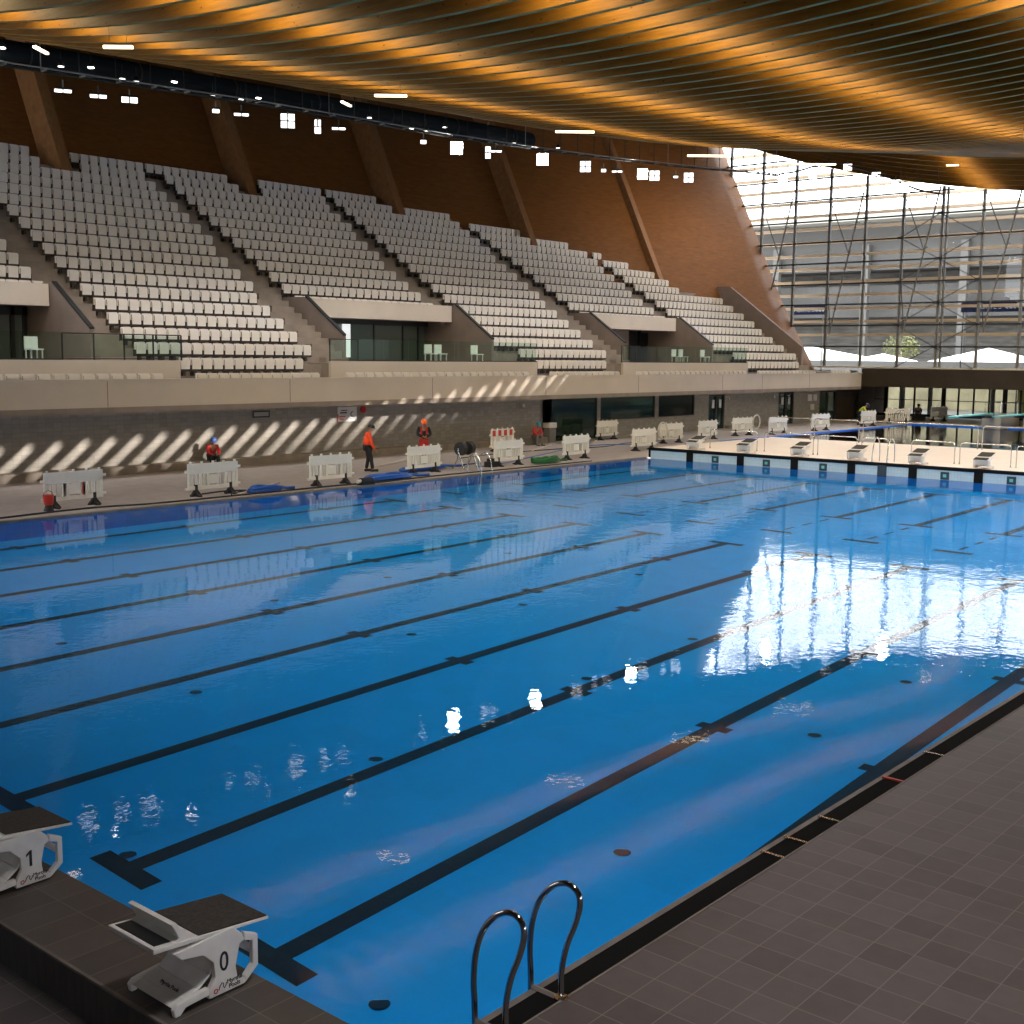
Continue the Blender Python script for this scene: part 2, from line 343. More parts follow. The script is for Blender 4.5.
# ================================================================== large structure
# --- decks
b = MB().box(-12, 81, -27, -.285, -.4, .05); struct(b.build('floor', M['deck']), 'dark grey tiled pool deck in the foreground')
b = MB().box(-12, -.78, -.285, 34, -.4, -.18); struct(b.build('floor', M['deck']), 'lower dark tiled deck behind the starting platform')
plat = thing('starting_platform', 'raised dark tiled platform along the near end of the pool carrying blocks 0 and 1', 'platform', (0, 0, 0))
MB().box(-.76, 0, -.285, 25, -1.9, .15).build('slab', M['platform'], plat)
MB().box(-.775, -.76, -.285, 25, -.18, .14).build('riser', M['riser'], plat)
MB().box(-.785, -.76, -.285, 25, .135, .153).build('nosing', M['lip'], plat)
b = MB().box(-.78, 51.0, 25.0, 34, -.6, .05).box(51, 80, 28.4, 34, -.6, .05); struct(b.build('floor', M['fardeck']), 'grey tiled deck along the far side of the pool')
b = MB().box(-.76, PL, 24.93, 25.12, -1.9, .052); struct(b.build('trim_1', M['kerb']), 'pool edge coping on the far side')
# --- gutter on the near side
g = thing('overflow_gutter', 'black grated overflow gutter along the near edge of the pool', 'gutter')
MB().box(0, PL, -.27, -.06, -.10, .035).build('grating', M['grate'], g)
MB().box(0, PL, -.06, 0.0, -1.9, .03).build('edge_lip', M['lip'], g)
MB().box(0, PL, -.285, -.27, -.2, .055).build('edge_trim', M['kerb'], g)
for i, x in enumerate((7.02, 4.43, 4.87, 5.54, 8.12)):
    MB().cbox(x, -.16, .04, .035, .24, .02).build('cross_bar', M['redplastic'] if i in (0,) else M['steel'], g)
# --- pool basin
pool = thing('swimming_pool', 'long blue racing pool basin with dark lane lines', 'pool')
NX = [i*PL/60 for i in range(61)]; NY = [i*25/40 for i in range(41)]
MB().grid(NX, NY, lambda x, y: (x, y, refract_depth(x, y))).build('basin_floor', M['poolfloor'], pool, True)
MB().box(0, PL, 24.90, 24.93, -1.9, -.01).build('basin_wall', M['poolwall'], pool)
MB().box(0.0, .02, 0, 25, -1.9, -.01).build('basin_wall', M['poolwall'], pool)
MB().box(0.0, PL, 0, .02, -1.9, -.01).build('basin_wall', M['poolwall'], pool)
def floor_strip(mb, x0, x1, y0, y1, n=None):
    nx = n or max(2, int(abs(x1-x0)/.6)+1)
    xs = [x0+(x1-x0)*i/(nx-1) for i in range(nx)]; ys = [y0, (y0+y1)/2, y1]
    mb.grid(xs, ys, lambda x, y: (x, y, refract_depth(x, y)+.004))
for k in range(10):
    y = 1.25+2.5*k; m = MB()
    floor_strip(m, 2.0, 23.1, y-.125, y+.125)
    for x in (2.0, 23.1, 25.85): floor_strip(m, x-.13, x+.13, y-.5, y+.5, 2)
    for x in (10, 15, 20): floor_strip(m, x-.11, x+.11, y-.26, y+.26, 2)
    for i in range(3): floor_strip(m, 26.3+i*1.1, 26.9+i*1.1, y-.05, y+.05, 3)
    floor_strip(m, 29.6, 37.6, y-.125, y+.125)
    for x in (29.6, 37.6): floor_strip(m, x-.13, x+.13, y-.5, y+.5, 2)
    m.build('lane_line', M['laneline'], pool)
for x in (2.2, 5.95, 10.65, 13.85, 18.0):
    for y in (2.5, 6.52, 10.55, 14.5):
        m = MB(); n = 16; b0 = len(m.v); zz = refract_depth(x, y)+.006
        for i in range(n): m.v.append((x+.10*math.cos(i*2*math.pi/n), y+.10*math.sin(i*2*math.pi/n), zz))
        m.f.append(tuple(range(n))); m.m.append(0); m.build('floor_drain', M['drain'], pool)
wt = MB().grid([0+i*PL/8 for i in range(9)], [0+i*25/6 for i in range(7)], lambda x, y: (x, y, 0)).build('pool_water', M['water'])
tag(wt, 'calm rippled blue water filling the racing pool', 'water', kind='stuff')
# --- bulkhead deck between the pools
bk = thing('bulkhead_deck', 'wide cream deck between the racing pool and the diving pool', 'pool deck')
MB().box(PL+.05, 50.5, -.285, 24.75, .05, .47).build('deck_slab', M['cream'], bk)
MB().box(PL, PL+.05, -.285, 24.75, -.35, .36).build('front_panel', M['bulkfront'], bk)
MB().box(PL-.03, PL+.12, -.285, 24.85, .36, .485).build('black_edge', M['blackedge'], bk)
MB().box(PL-.02, PL+.0, -.285, 24.9, -.30, -.005).build('waterline_band', M['poolwall'], bk)
MB().box(PL+.05, 50.5, 24.75, 24.9, .05, .40).build('side_edge', M['blackedge'], bk)
BLY = [22.75, 20.3, 17.85, 15.42, 12.97, 10.52, 8.05]
for y in BLY: MB().box(PL-.03, PL, y-.16, y+.16, -.02, .37).build('lane_marker', M['blackedge'], bk)
for y in (21.5, 19.1, 16.6, 11.75, 9.35):
    t = MB().box(PL-.025, PL, y-.16, y+.16, .02, .30).build('target_plate', M['target'], bk)
    MB().cbox(PL-.03, y, .16, .01, .12, .11).build('target_centre', M['teal'], t)
MB().box(PL-.04, PL, 14.0, 14.35, -.05, .40).build('ladder_recess', M['target'], bk)
# --- diving pool
dp = thing('diving_pool', 'deep blue diving pool beyond the cream deck', 'pool')
MB().box(50.5, 77, -.285, 28.4, -.6, -.34).build('basin_floor', M['divefloor'], dp)
MB().box(50.5, 77, 28.3, 28.4, -.34, .03).build('basin_wall', M['divefloor'], dp)
MB().box(76.9, 77, -.285, 28.3, -.34, .06).build('basin_wall', M['divefloor'], dp)
w2 = MB().grid([50.5, 64, 76.9], [-.285, 14, 28.3], lambda x, y: (x, y, -.02)).build('diving_water', M['water2'])
tag(w2, 'dark blue water in the diving pool', 'water', kind='stuff')
b = MB().box(77, 92, -.285, 28.4, -.6, .06).box(80, 92, 28.4, 36.6, -.6, .06); struct(b.build('floor', M['fardeck']), 'deck at the far end of the diving pool')
# --- far wall under the stand
b = MB()
for x0, x1, z0, z1 in ((-12, 43.3, 0, 3.0), (43.3, 44.25, 2.35, 3.0), (44.25, 58.0, 2.27, 3.0), (48.2, 48.48, 0, 2.3), (48.48, 58.0, 0, .98), (53.78, 54.12, .9, 2.3), (58.0, 59.6, 0, 3.0),
                       (59.6, 61.5, 2.17, 3.0), (61.5, 68.45, 0, 3.0), (68.45, 70.6, 2.2, 3), (70.6, 74.4, 0, 3), (74.4, 77.1, 2.2, 3)):
    b.box(x0, x1, 34, 34.25, z0, z1)
struct(b.build('wall_far', M['wallfar']), 'grey tiled wall below the spectator stand')
b = MB().box(77.1, 80.4, 34, 34.25, 0, 3.0).box(80.2, 80.4, 34.25, 37.5, 0, 3.0); struct(b.build('wall_corner', M['beam']), 'shade-coloured wall corner by the last door')  # dark beam material paints in the shading at the wall's end
b = MB().box(-12, 43.2, 33.4, 34, 0.05, .34).box(61.6, 68.3, 33.7, 34, .05, .25); struct(b.build('baseboard_far', M['kerb']), 'low kerb at the foot of the grey wall')
b = MB().box(43.3, 44.25, 34.6, 34.7, 0, 2.6); struct(b.build('wall_recess', M['kerb']))
b = MB().box(-12, 92, 37.5, 37.8, -.3, 3.0).box(-12, 44, 34.25, 37.5, 2.6, 3.0).box(44, 80, 34.25, 37.5, 2.6, 3.0).box(-12, 80, 34.25, 37.5, -.3, .03); struct(b.build('wall_back_rooms', M['backroom']))
b = MB().box(-12, 80.5, 54.6, 54.8, -.3, 23.5).box(-12, 5.1, 34.2, 54.6, 2.8, 3.0).box(80.2, 80.4, 34, 54.6, -.2, 3.6); struct(b.build('wall_outer', M['backroom']))
for n, (x0, x1, z0, z1, pane) in enumerate(((44.28, 48.2, .02, 2.26, 'darkglass'), (48.5, 53.76, 1.0, 2.24, 'darkglass'), (54.14, 57.98, 1.0, 2.24, 'blackglass'))):
    w = MB().box(x0, x1, 34.08, 34.12, z0, z1).build('window_%d' % (n+1), M[pane]); struct(w, ('green', 'green framed', 'black')[n]+' interior window below the stand')
    f = MB()
    f.box(x0, x1, 34.02, 34.1, z0, z0+.05).box(x0, x1, 34.02, 34.1, z1-.05, z1).box(x0, x0+.05, 34.02, 34.1, z0, z1).box(x1-.05, x1, 34.02, 34.1, z0, z1)
    f.build('window_frame', M['dark'], w)
for n, (x0, x1, zt) in enumerate(((59.62, 61.48, 2.16), (68.5, 70.58, 2.19), (74.45, 77.08, 2.19))):
    w = MB().box(x0, x1, 34.10, 34.14, .05, zt).build('door_%d' % (n+1), M['darkglass']); struct(w, 'dark glazed double door in the grey wall')
    f = MB(); xm = (x0+x1)/2
    for a in (x0, xm-.06, x1-.12): f.box(a, a+.12, 34.02, 34.12, .05, zt)
    f.box(x0, x1, 34.02, 34.12, zt-.1, zt); f.build('door_frame', M['black'], w)
    if n < 2:
        for xx in (x0+.45, xm+.35): MB().box(xx, xx+.28, 34.04, 34.06, 1.35, 1.85).build('door_notice', M['sign'], w)
# --- timber lining wall
b = MB(); xs = [5+i*1.5 for i in range(50)]+[80.2]
def wl(x, t):
    z0 = 3.6; z = z0
    zt = 21.0
    for _ in range(12): zt = roof(x, min(wall_y(x, zt), 54))+.45
    z = z0+(zt-z0)*t; return (x, wall_y(x, z), z)
b.grid(xs, [i/14 for i in range(15)], wl)
o = b.build('wall_back', M['ply'], None, True); struct(o, 'leaning plywood lined wall behind the stand')
md = o.modifiers.new('thick', 'SOLIDIFY'); md.thickness = .15; md.offset = 1
# --- roof deck with an open rooflight
b = MB(); XS = [-12, -5, 0, 5, 10, 15, 20, 24, 28, 32, 36, 40, 45, 50, 57, 60, 65, 70, 73, 76, 80.2]; YS = [-27, -22, -16, -10, -6, -2, 0.9, 5.6, 9, 13, 17, 21, 25, 29, 33, 37, 41, 45, 50, 55]
H = .54
def rv(x, y, t=0): return (x, y, roof(x, y)+H+t)
for i in range(len(XS)-1):
    for j in range(len(YS)-1):
        if XS[i] >= 24 and XS[i+1] <= 57 and YS[j] == 0.9: continue
        x0, x1, y0, y1 = XS[i], XS[i+1], YS[j], YS[j+1]; k = len(b.v)
        b.v += [rv(x0, y0), rv(x1, y0), rv(x1, y1), rv(x0, y1), rv(x0, y0, .15), rv(x1, y0, .15), rv(x1, y1, .15), rv(x0, y1, .15)]
        for f in ((0, 3, 2, 1), (4, 5, 6, 7), (0, 1, 5, 4), (1, 2, 6, 5), (2, 3, 7, 6), (3, 0, 4, 7)): b.q(*(k+i_ for i_ in f))
struct(b.build('ceiling', M['roofdeck']), 'curved roof deck above the timber beams')
# --- hidden sides of the hall
def end_wall(y): return 0
b = MB(); ys = [-27+i*4 for i in range(16)]
b.grid([0, 1], ys+[34.0], lambda t, y: (-12, y, -.2 if t == 0 else roof(-12, y)+.9)); o = b.build('wall_near_end', M['backroom']); struct(o)
b = MB(); b.grid([0, 1], [-12+i*4 for i in range(24)], lambda t, x: (x, -26.5, 1.8 if t == 0 else roof(x, -26.5)+.9)); o = b.build('wall_near', M['backroom']); struct(o)
# --- grandstand terraces
st = thing('spectator_stand', 'stepped concrete spectator stand rising behind the far side of the pool', 'grandstand')
def ry(k): return 33.4+.9*k
def rz_(k): return 2.84+.563*k
b = MB(); VOM = ((5, 19.3), (31.4, 41.35), (52.7, 62.4))
def solid(x0, x1, k0, k1, dp=.85):
    for k in range(k0, k1+1):
        if x1 <= 5: continue
        b.box(x0, x1, ry(k)-.55, ry(k)+.36, rz_(k)-(dp if k < k0+2 else .85), rz_(k))
for x0, x1 in ((19.3, 31.4), (41.35, 52.7), (62.4, 74)): solid(x0, x1, 1, 18 if x1 < 60 else (11))
for x0, x1 in VOM: solid(x0, x1, 6, 18 if x1 < 60 else 16, .12)
b.box(5, 78, 32.8, 34.0, 2.5, 2.84)
b.build('stepped_terrace', M['concrete'], st)
for x0, x1, k1 in ((19.35, 20.85, 18), (30.05, 31.35, 18), (40.9, 41.8, 18), (51.4, 52.7, 17), (62.2, 63.2, 12)):
    k0 = 7 if x0 in (40.9, 62.2) else 2
    poly = [(ry(k0)-.98, rz_(k0)-.9)]
    for k in range(k0, k1):
        poly += [(ry(k)-.98, rz_(k)-.563+.002), (ry(k)-.98, rz_(k)-.28), (ry(k)-.54, rz_(k)-.28), (ry(k)-.54, rz_(k)+.002)]
    poly += [(ry(k1), rz_(k1-1)+.002), (ry(k1), rz_(k1)-1.6)]
    MB().prism(poly, (x0, 0, 0), (0, 1, 0), (0, 0, 1), (1, 0, 0), 0, x1-x0).build('aisle_steps', M['concrete'], st)
b = MB().box(5, 78.6, 32.6, 32.8, 2.5, 3.43).box(5, 78.6, 32.55, 32.85, 3.39, 3.46)
b.build('parapet', M['parapet'], st)
for x in (10.5, 18.05, 26, 34, 42, 50, 58.8, 63.6, 70): MB().box(x-.012, x+.012, 32.592, 32.6, 2.52, 3.39).build('panel_joint', M['wing'], st)
for x0, x1 in ((5, 22.0), (29.4, 43.1), (50.6, 64.3)):
    MB().box(x0, x1, 34.2, 35.6, 2.84, 4.03).build('viewing_platform', M['concrete'], st)
    MB().box(x0, x1, 34.05, 34.2, 2.84, 4.1).build('platform_upstand', M['parapet'], st)
MB().box(5, 78, 32.6, 35.2, 2.3, 2.5).build('stand_soffit', M['concrete'], st)
b = MB().prism([(35.3, 2.8), (35.3, 5.25), (41.2, 9.55), (42.3, 9.6), (42.6, 9.2), (42.6, 2.8)], (74, 0, 0), (0, 1, 0), (0, 0, 1), (1, 0, 0), 0, .25)
b.build('end_wing_wall', M['wing'], st)
MB().box(74.25, 79.2, 34.0, 40, 3.0, 3.55).build('end_landing', M['concrete'], st)
# --- vomitory entrances in the stand
vlab = ('concrete spectator entrance at the left edge of the stand with glazed doors', 'concrete spectator entrance in the middle of the stand with glazed front', 'concrete spectator entrance nearest the glazed end wall with open passage')
for n, (x0, x1) in enumerate(VOM):
    e = thing('stand_entrance', vlab[n], 'entrance', (x0, 34, 0))
    def B(name, m_, *bx, par=e):
        mb = MB()
        for q in bx: mb.box(q[0]-x0, q[1]-x0, q[2]-34, q[3]-34, q[4], q[5])
        return mb.build(name, m_, par)
    B('entrance_floor', M['concrete'], (x0, x1, 35.6, 43.5, 3.8, 4.03))
    B('fascia_beam', M['parapet'], (x0+.15, x1-.15, 38.2, 38.4, 6.08, 6.90))
    B('entrance_ceiling', M['wing'], (x0, x1, 38.4, 43.5, 6.1, 6.2))
    for s_, xx in ((0, x0-.02), (1, x1-.11)):
        MB().prism([(35.5, 4.0), (35.5, 5.2), (38.0, 6.93), (38.5, 6.95), (43.5, 6.95), (43.5, 4.0)], (xx-x0, -34, 0), (0, 1, 0), (0, 0, 1), (1, 0, 0), 0, .17).build('wing_wall', M['wing'], e)
        MB().prism([(35.47, 5.2), (35.47, 5.27), (37.98, 7.0), (38.0, 6.93)], (xx-x0-.02, -34, 0), (0, 1, 0), (0, 0, 1), (1, 0, 0), 0, .19).build('wing_coping', M['dark'], e)
    if n == 0:
        B('back_wall', M['backroom'], (x0, x1, 43.3, 43.5, 4, 6.1))
        B('door_glass', M['doorglass'], (x0, x1-.3, 40.0, 40.04, 4.03, 5.9)); f = []
        for xx in (12.5, 14, 15.6, 17.1, 18.5, 19.0): f.append((xx, xx+.16, 39.9, 40.05, 4.03, 6.1))
        B('door_frame', M['black'], (x0, x1, 39.9, 40.06, 5.75, 6.1), *f)
    if n == 1:
        B('back_wall', M['backroom'], (x0, x1, 43.3, 43.5, 4, 6.1))
        B('front_glass', M['doorglass'], (33.9, 41.1, 40.0, 40.04, 4.03, 5.9))
        B('glass_frame', M['black'], (32, 41.3, 39.95, 40.06, 5.85, 6.1), *[(xx, xx+.1, 39.95, 40.06, 4.03, 6) for xx in (33.9, 35.6, 37.4, 39.4, 40.5)])
        B('glow_panel', M['glowpanel'], (35.25, 35.75, 39.85, 39.9, 4.25, 5.85))  # glowing panel added to imitate bright daylight on the entrance glass
    if n == 2:
        B('back_wall', M['wing'], (x0, x1, 43.3, 43.5, 4, 6.1), (x0, 59.6, 40, 40.2, 4, 6.1))
        B('passage_door', M['black'], (59.7, 62.2, 40.3, 40.35, 4.03, 5.95))
        B('door_frame', M['black'], (59.6, 59.75, 40.1, 40.3, 4.03, 6.1), (61.0, 61.1, 40.1, 40.3, 4.03, 6.1))
# --- glass balustrades and black rails on the platforms
for n, (x0, x1, lx, lab) in enumerate(((5, 17.3, 17.3, 'left'), (31.0, 43.1, 31, 'middle'), (51.9, 64.3, 52, 'far'))):
    g = thing('glass_balustrade', 'clear glass balustrade on the %s viewing platform of the stand' % {'left': 'leftmost', 'middle': 'central', 'far': 'farthest'}[lab], 'balustrade', ((x0+x1)/2, 34.12, 4.1))
    n_ = max(4, int((x1-x0)/1.5)); w_ = (x1-x0)/n_; cx = (x0+x1)/2
    for i in range(n_): MB().box(x0+i*w_+.02-cx, x0+(i+1)*w_-.02-cx, -.008, .008, .02, .95).build('glass_pane', M['glass'], g)
    MB().box(x0-cx, x1-cx, -.03, .03, 0, .05).build('base_channel', M['dark'], g)
for n, (x0, x1, lab) in enumerate(((17.3, 22.1, 'left of the first seat block'), (29.4, 31.0, 'left of the central entrance'), (50.5, 51.9, 'left of the far entrance'))):
    g = thing('guard_rail', 'thin black metal guard rail '+lab, 'railing', (x0, 34.12, 4.1)); L_ = x1-x0
    MB().box(0, L_, -.02, .02, .90, .94).build('top_rail', M['dark'], g)
    MB().box(0, L_, -.015, .015, .04, .07).build('bottom_rail', M['dark'], g)
    k = max(2, int(L_/1.2)+1)
    for i in range(k): MB().box(i*L_/(k-1)-.02, i*L_/(k-1)+.02, -.02, .02, 0, .92).build('post', M['dark'], g)
    MB().box(0, L_, -.004, .004, .1, .88).build('glass_pane', M['glass'], g)
# --- timber pillars on the wall
for i, x in enumerate((25.9, 36.9, 47.6, 58.2, 68.8)):
    m = MB(); zs = [(12.1, 12.1, 12.1, 11.0, 9.2)[i]+j*.6 for j in range(20)]
    zs = [z for z in zs if z < roof(x, wall_y(x, z))+.1]
    k = len(m.v)
    for z in zs:
        y = pillar_y(x, z)-.02; y2 = wall_y(x, z)+.05
        for dx, dy in ((-.28, y2), (-.28, y), (.28, y), (.28, y2)): m.v.append((x+dx, dy, z))
    for j in range(len(zs)-1):
        for c_ in range(4): m.q(k+j*4+c_, k+j*4+(c_+1) % 4, k+j*4+4+(c_+1) % 4, k+j*4+4+c_)
    m.f.append((k+3, k+2, k+1, k)); m.m.append(0)
    tag(m.build('timber_pillar', M['pillar']), ('first', 'second', 'third', 'fourth', 'fifth')[i]+' leaning timber pillar from the left on the back wall', 'pillar', 'leaning timber pillars')
# --- ribs
nrib = 0
ORD = lambda n: '%d%s' % (n, 'th' if 10 <= n % 100 <= 20 else {1: 'st', 2: 'nd', 3: 'rd'}.get(n % 10, 'th'))
ribys = [-27+i*1.64 for i in range(50)]
x = 6.0
while x < 79.8:
    m = MB(); k = 0; pr = None
    for y in ribys:
        z = roof(x, y); yy = y
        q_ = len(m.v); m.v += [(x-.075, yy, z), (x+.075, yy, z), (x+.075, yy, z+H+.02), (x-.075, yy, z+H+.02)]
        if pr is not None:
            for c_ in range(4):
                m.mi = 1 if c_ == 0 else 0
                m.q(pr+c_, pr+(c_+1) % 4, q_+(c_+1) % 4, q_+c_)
        pr = q_
    nrib += 1
    tag(m.build('roof_beam', [M['rib'], M['riblit']]), 'curved timber roof beam, %s counting from the near end of the hall' % ORD(nrib), 'beam', 'curved timber roof beams')
    x += 1.05
# added emitters hidden behind the ribs, standing in for sunlit skylight bands
for n, (y, lab) in enumerate(((25.0, 'nearest the stand'), (18.3, 'second from the stand'), (11.7, 'over the middle of the pool'), (5.1, 'over the near half of the pool, left end'), (-1.5, 'above the near deck'))):
    m = MB(); w_ = .5
    for i in range(nrib-1):
        xr = 6.0+1.05*i+.078
        if n == 3 and 24 < xr < 57: continue
        k = len(m.v)
        for yy in (y-w_, y, y+w_):
            for zz in (H-.13, H-.03): m.v.append((xr+.03, yy, roof(xr, yy)+zz)); m.v.append((xr, yy, roof(xr, yy)+zz))
        for j in (0, 4):
            m.mi = 0; m.q(k+j, k+j+4, k+j+6, k+j+2)
            m.mi = 1; m.q(k+j+1, k+j+5, k+j+7, k+j+3); m.q(k+j, k+j+1, k+j+5, k+j+4); m.q(k+j+2, k+j+3, k+j+7, k+j+6)
    tag(m.build('rib_glow_strip', [M['strip'], M['dark']]), 'row of added hidden glow strips between the roof beams, '+lab, 'rib_glow_strip', 'rows of added glow strips between the beams', 'stuff')
# --- seats
SEATP = []
bm_ = MB(); bm_.prism([(-.215, -.38), (.215, -.38), (.232, -.02), (.19, 0), (-.19, 0), (-.232, -.02)], (0, .03, 0), (1, 0, 0), (0, 0, 1), (0, 1, 0), -.022, .022)
me_back = bm_.mesh('backrest', M['seat'])
bm_ = MB(); bm_.prism([(-.19, -.43), (.19, -.43), (.205, -.06), (-.205, -.06)], (0, -.04, 0), (1, 0, 0), (0, .0, 1), (0, 1, 0), -.03, .03)
me_pan = bm_.mesh('seat_pan', M['seat'])
bm_ = MB(); bm_.box(-.235, -.20, -.05, .10, -.50, -.28).box(.20, .235, -.05, .10, -.50, -.28).box(-.245, .245, .02, .09, -.52, -.41).box(-.06, .06, .02, .3, -.68, -.50)
me_br = bm_.mesh('seat_bracket', M['seat2'])
def lst(L_, k): return L_[k] if k in L_ else None
seats = []   # (x,y,z,label,group,visible-size)
CN = ['front', 'second', 'third', 'fourth', 'fifth', 'sixth', 'seventh', 'eighth', 'ninth', 'tenth', 'eleventh', 'twelfth', 'thirteenth', 'fourteenth', 'fifteenth', 'sixteenth', 'seventeenth', 'eighteenth', 'nineteenth']
def add_row(blk, k, x0, x1, pitch=.5, skip=()):
    n = int(round((x1-x0)/pitch))
    for i in range(n):
        xx = x0+(i+.5)*pitch
        if any(a < xx < b_ for a, b_ in skip): continue
        if k > 11 and wall_y(xx, rz_(k)+.8) < ry(k)+.15: continue
        seats.append((xx, ry(k), 3.64+.563*k, blk, k, i))
add_row(0, 0, 5.5, 20.8, .5475); 
for k in (6, 7, 8, 9): add_row(1, k, 12.3, 19.25)
s2R = {1: 28.1, 2: 29.3, 3: 29.3, 4: 29.3, 5: 29.4, 6: 29.5, 7: 29.6, 8: 29.8, 9: 29.9, 10: 30, 11: 30.1, 12: 30.2, 13: 30.3, 14: 30.4, 15: 30.4, 16: 30.5, 17: 30.5, 18: 36.0}
add_row(2, 0, 22.2, 28.2)
for k in range(1, 19):
    L_ = 22.1 if k == 1 else 20.8
    sk = ((24.9, 26.9),) if k >= 17 else ()
    add_row(2, k, L_ if k < 17 else 20.3, s2R[k] if k < 18 else 30.9, .5, sk)
s3R = {7: 40.2, 8: 40.5, 9: 40.6, 10: 40.65, 11: 40.7, 12: 40.8, 13: 40.9, 14: 41.2, 15: 41.3, 16: 41.4, 17: 41.7, 18: 42.2}
add_row(2, 0, 29.6, 41.9, .5475)
for k in range(6, 19):
    add_row(3, k, 31.45 if k < 18 else 30.9, s3R.get(k, 40.2), .5, ((36.1, 37.7),) if k >= 17 else ())
s4R = {1: 49.5, 2: 50.3, 3: 50.4, 4: 50.45, 5: 50.5, 6: 50.6, 7: 50.8, 8: 51.15, 9: 51.25, 10: 51.4, 11: 51.4, 12: 51.55, 13: 51.7, 14: 51.8, 15: 51.9, 16: 52.0, 17: 52.2, 18: 46.9}
add_row(4, 0, 43.3, 49.5)
for k in range(1, 19):
    L_ = {1: 43.3, 2: 43.0}.get(k, 41.8+.05*k)
    add_row(4, k, L_, s4R[k], .5, ((46.9, 48.3),) if k >= 17 else ())
s5R = {7: 61.9, 8: 62, 9: 62.1, 10: 62.2, 11: 62.4, 12: 62.5, 13: 62.8, 14: 62.9, 15: 62.8, 16: 57.9}
add_row(4, 0, 50.9, 63.0, .5475)
for k in range(6, 17):
    add_row(5, k, 52.7+.02*k, s5R.get(k, 61.9), .5, ((57.8, 58.7),) if k >= 15 else ())
s6R = {1: 71.4, 2: 72.9, 3: 72.9, 4: 73, 5: 73.1, 6: 73.2, 7: 73.4, 8: 73.4, 9: 73.6, 10: 69, 11: 68.9, 12: 68.4, 13: 68.4, 14: 66.6}
add_row(6, 0, 64.4, 72.5); add_row(6, 0, 74.8, 78.0)
for k in range(1, 15):
    add_row(6, k, 64.6 if k == 1 else (64.4 if k == 2 else 63.2+.03*k), s6R[k])
BN = {0: 'in front of the leftmost entrance', 1: 'above the leftmost entrance', 2: 'of the first full block', 3: 'above the central entrance', 4: 'of the central block', 5: 'above the far entrance', 6: 'of the block nearest the glazing'}
def vis(s):
    d = Vector((s[0], s[1], s[2]))-CAM; z = d.dot(fw); px = 512+FPX*d.dot(r2)/z; py = 512-FPX*d.dot(u2)/z
    return (-8 < px < 1032 and 0 < py < 1024), z
vs = [(vis(s)[1], s) for s in seats if vis(s)[0]]
def key(t):
    return t[0]+(30 if t[1][4] == 0 else 0)
vs.sort(key=key)
near = vs[:300]; rest = vs[300:]
for z, s in near:
    r_ = thing('stadium_chair', 'white tip-up seat, %s row %s, %s from the left' % (CN[s[4]], BN[s[3]], CN[s[5]] if 0 < s[5] < 19 else ('first' if s[5] == 0 else ORD(s[5]+1))), 'chair', (s[0], s[1], s[2]), 0, 'white tip-up stadium seats')
    for nm, me in (('backrest', me_back), ('seat_pan', me_pan), ('seat_bracket', me_br)):
        o = bpy.data.objects.new(nm, me); COL.objects.link(o); o.parent = r_
m = MB()
def addmesh(mb, me, off, mi):
    k = len(mb.v); mb.v += [(v.co.x+off[0], v.co.y+off[1], v.co.z+off[2]) for v in me.vertices]
    for p in me.polygons: mb.f.append(tuple(k+i for i in p.vertices)); mb.m.append(mi)
for z, s in rest:
    addmesh(m, me_back, s[:3], 0); addmesh(m, me_pan, s[:3], 0); addmesh(m, me_br, s[:3], 1)
tag(m.build('stadium_chairs', [M['seat'], M['seat2']]), 'hundreds of white tip-up seats farther up and along the stand', 'seats', 'white tip-up stadium seats', 'stuff')
# loose chairs on the platforms
def loose(x, lab):
    c_ = thing('spectator_chair', lab, 'chair', (x, 34.75, 4.03), 0, 'loose white chairs on the platforms')
    MB().box(-.24, .24, .15, .2, .42, .86).build('backrest', M['white'], c_)
    MB().box(-.24, .24, -.25, .2, .4, .45).build('seat', M['white'], c_)
    for a in (-.2, .2):
        for d in (-.2, .15): MB().box(a-.02, a+.02, d-.02, d+.02, 0, .4).build('leg', M['white'], c_)
for x, lab in ((16.6, 'lone white chair behind the glass of the leftmost viewing platform'), (36.1, 'left chair of the white pair on the central platform'), (36.75, 'right chair of the white pair on the central platform'), (39.3, 'single white chair on the central platform'),
               (57.0, 'left chair of the white pair on the far platform'), (57.75, 'right chair of the white pair on the far platform'), (60.2, 'single white chair on the far platform')):
    loose(x, lab)
# ================================================================== end glazing
gz = thing('glazed_facade', 'tall glazed end wall with grey mullions, dark transoms and crossed bracing', 'glass wall', (80, 0, 0))
MY = [42.09-2.8*i for i in range(-2, 18)]
def ztop(y): return roof(80, y)+.1
for y in MY:
    if y > 47: continue
    z0 = 3.85
    if y > 38.4: z0 = max(3.85, 13+(y-42.4)/.47-1.0)
    MB().box(-.10, .10, y-.085, y+.085, z0, ztop(y)).build('mullion', M['mullion'], gz)
for z in (5.34, 6.87, 8.40, 9.9, 11.42, 12.95, 14.5, 16.05, 17.6, 19.1):
    ym = wall_y(80, z)+.2; segs = [(-6, ym)]
    if z > 14.8:
        dy = math.sqrt(max(0, (z-14.85)/.0057)); segs = [(12.5+dy+.3, ym), (-6, 12.5-dy)]
    for a, c_ in segs:
        if c_ > a: MB().box(-.14, -.06, a, c_, z-.055, z+.055).build('transom', M['darksteel'], gz)
MB().box(-.15, .15, -6, 39.5, 3.78, 3.9).build('base_rail', M['sign'], gz)
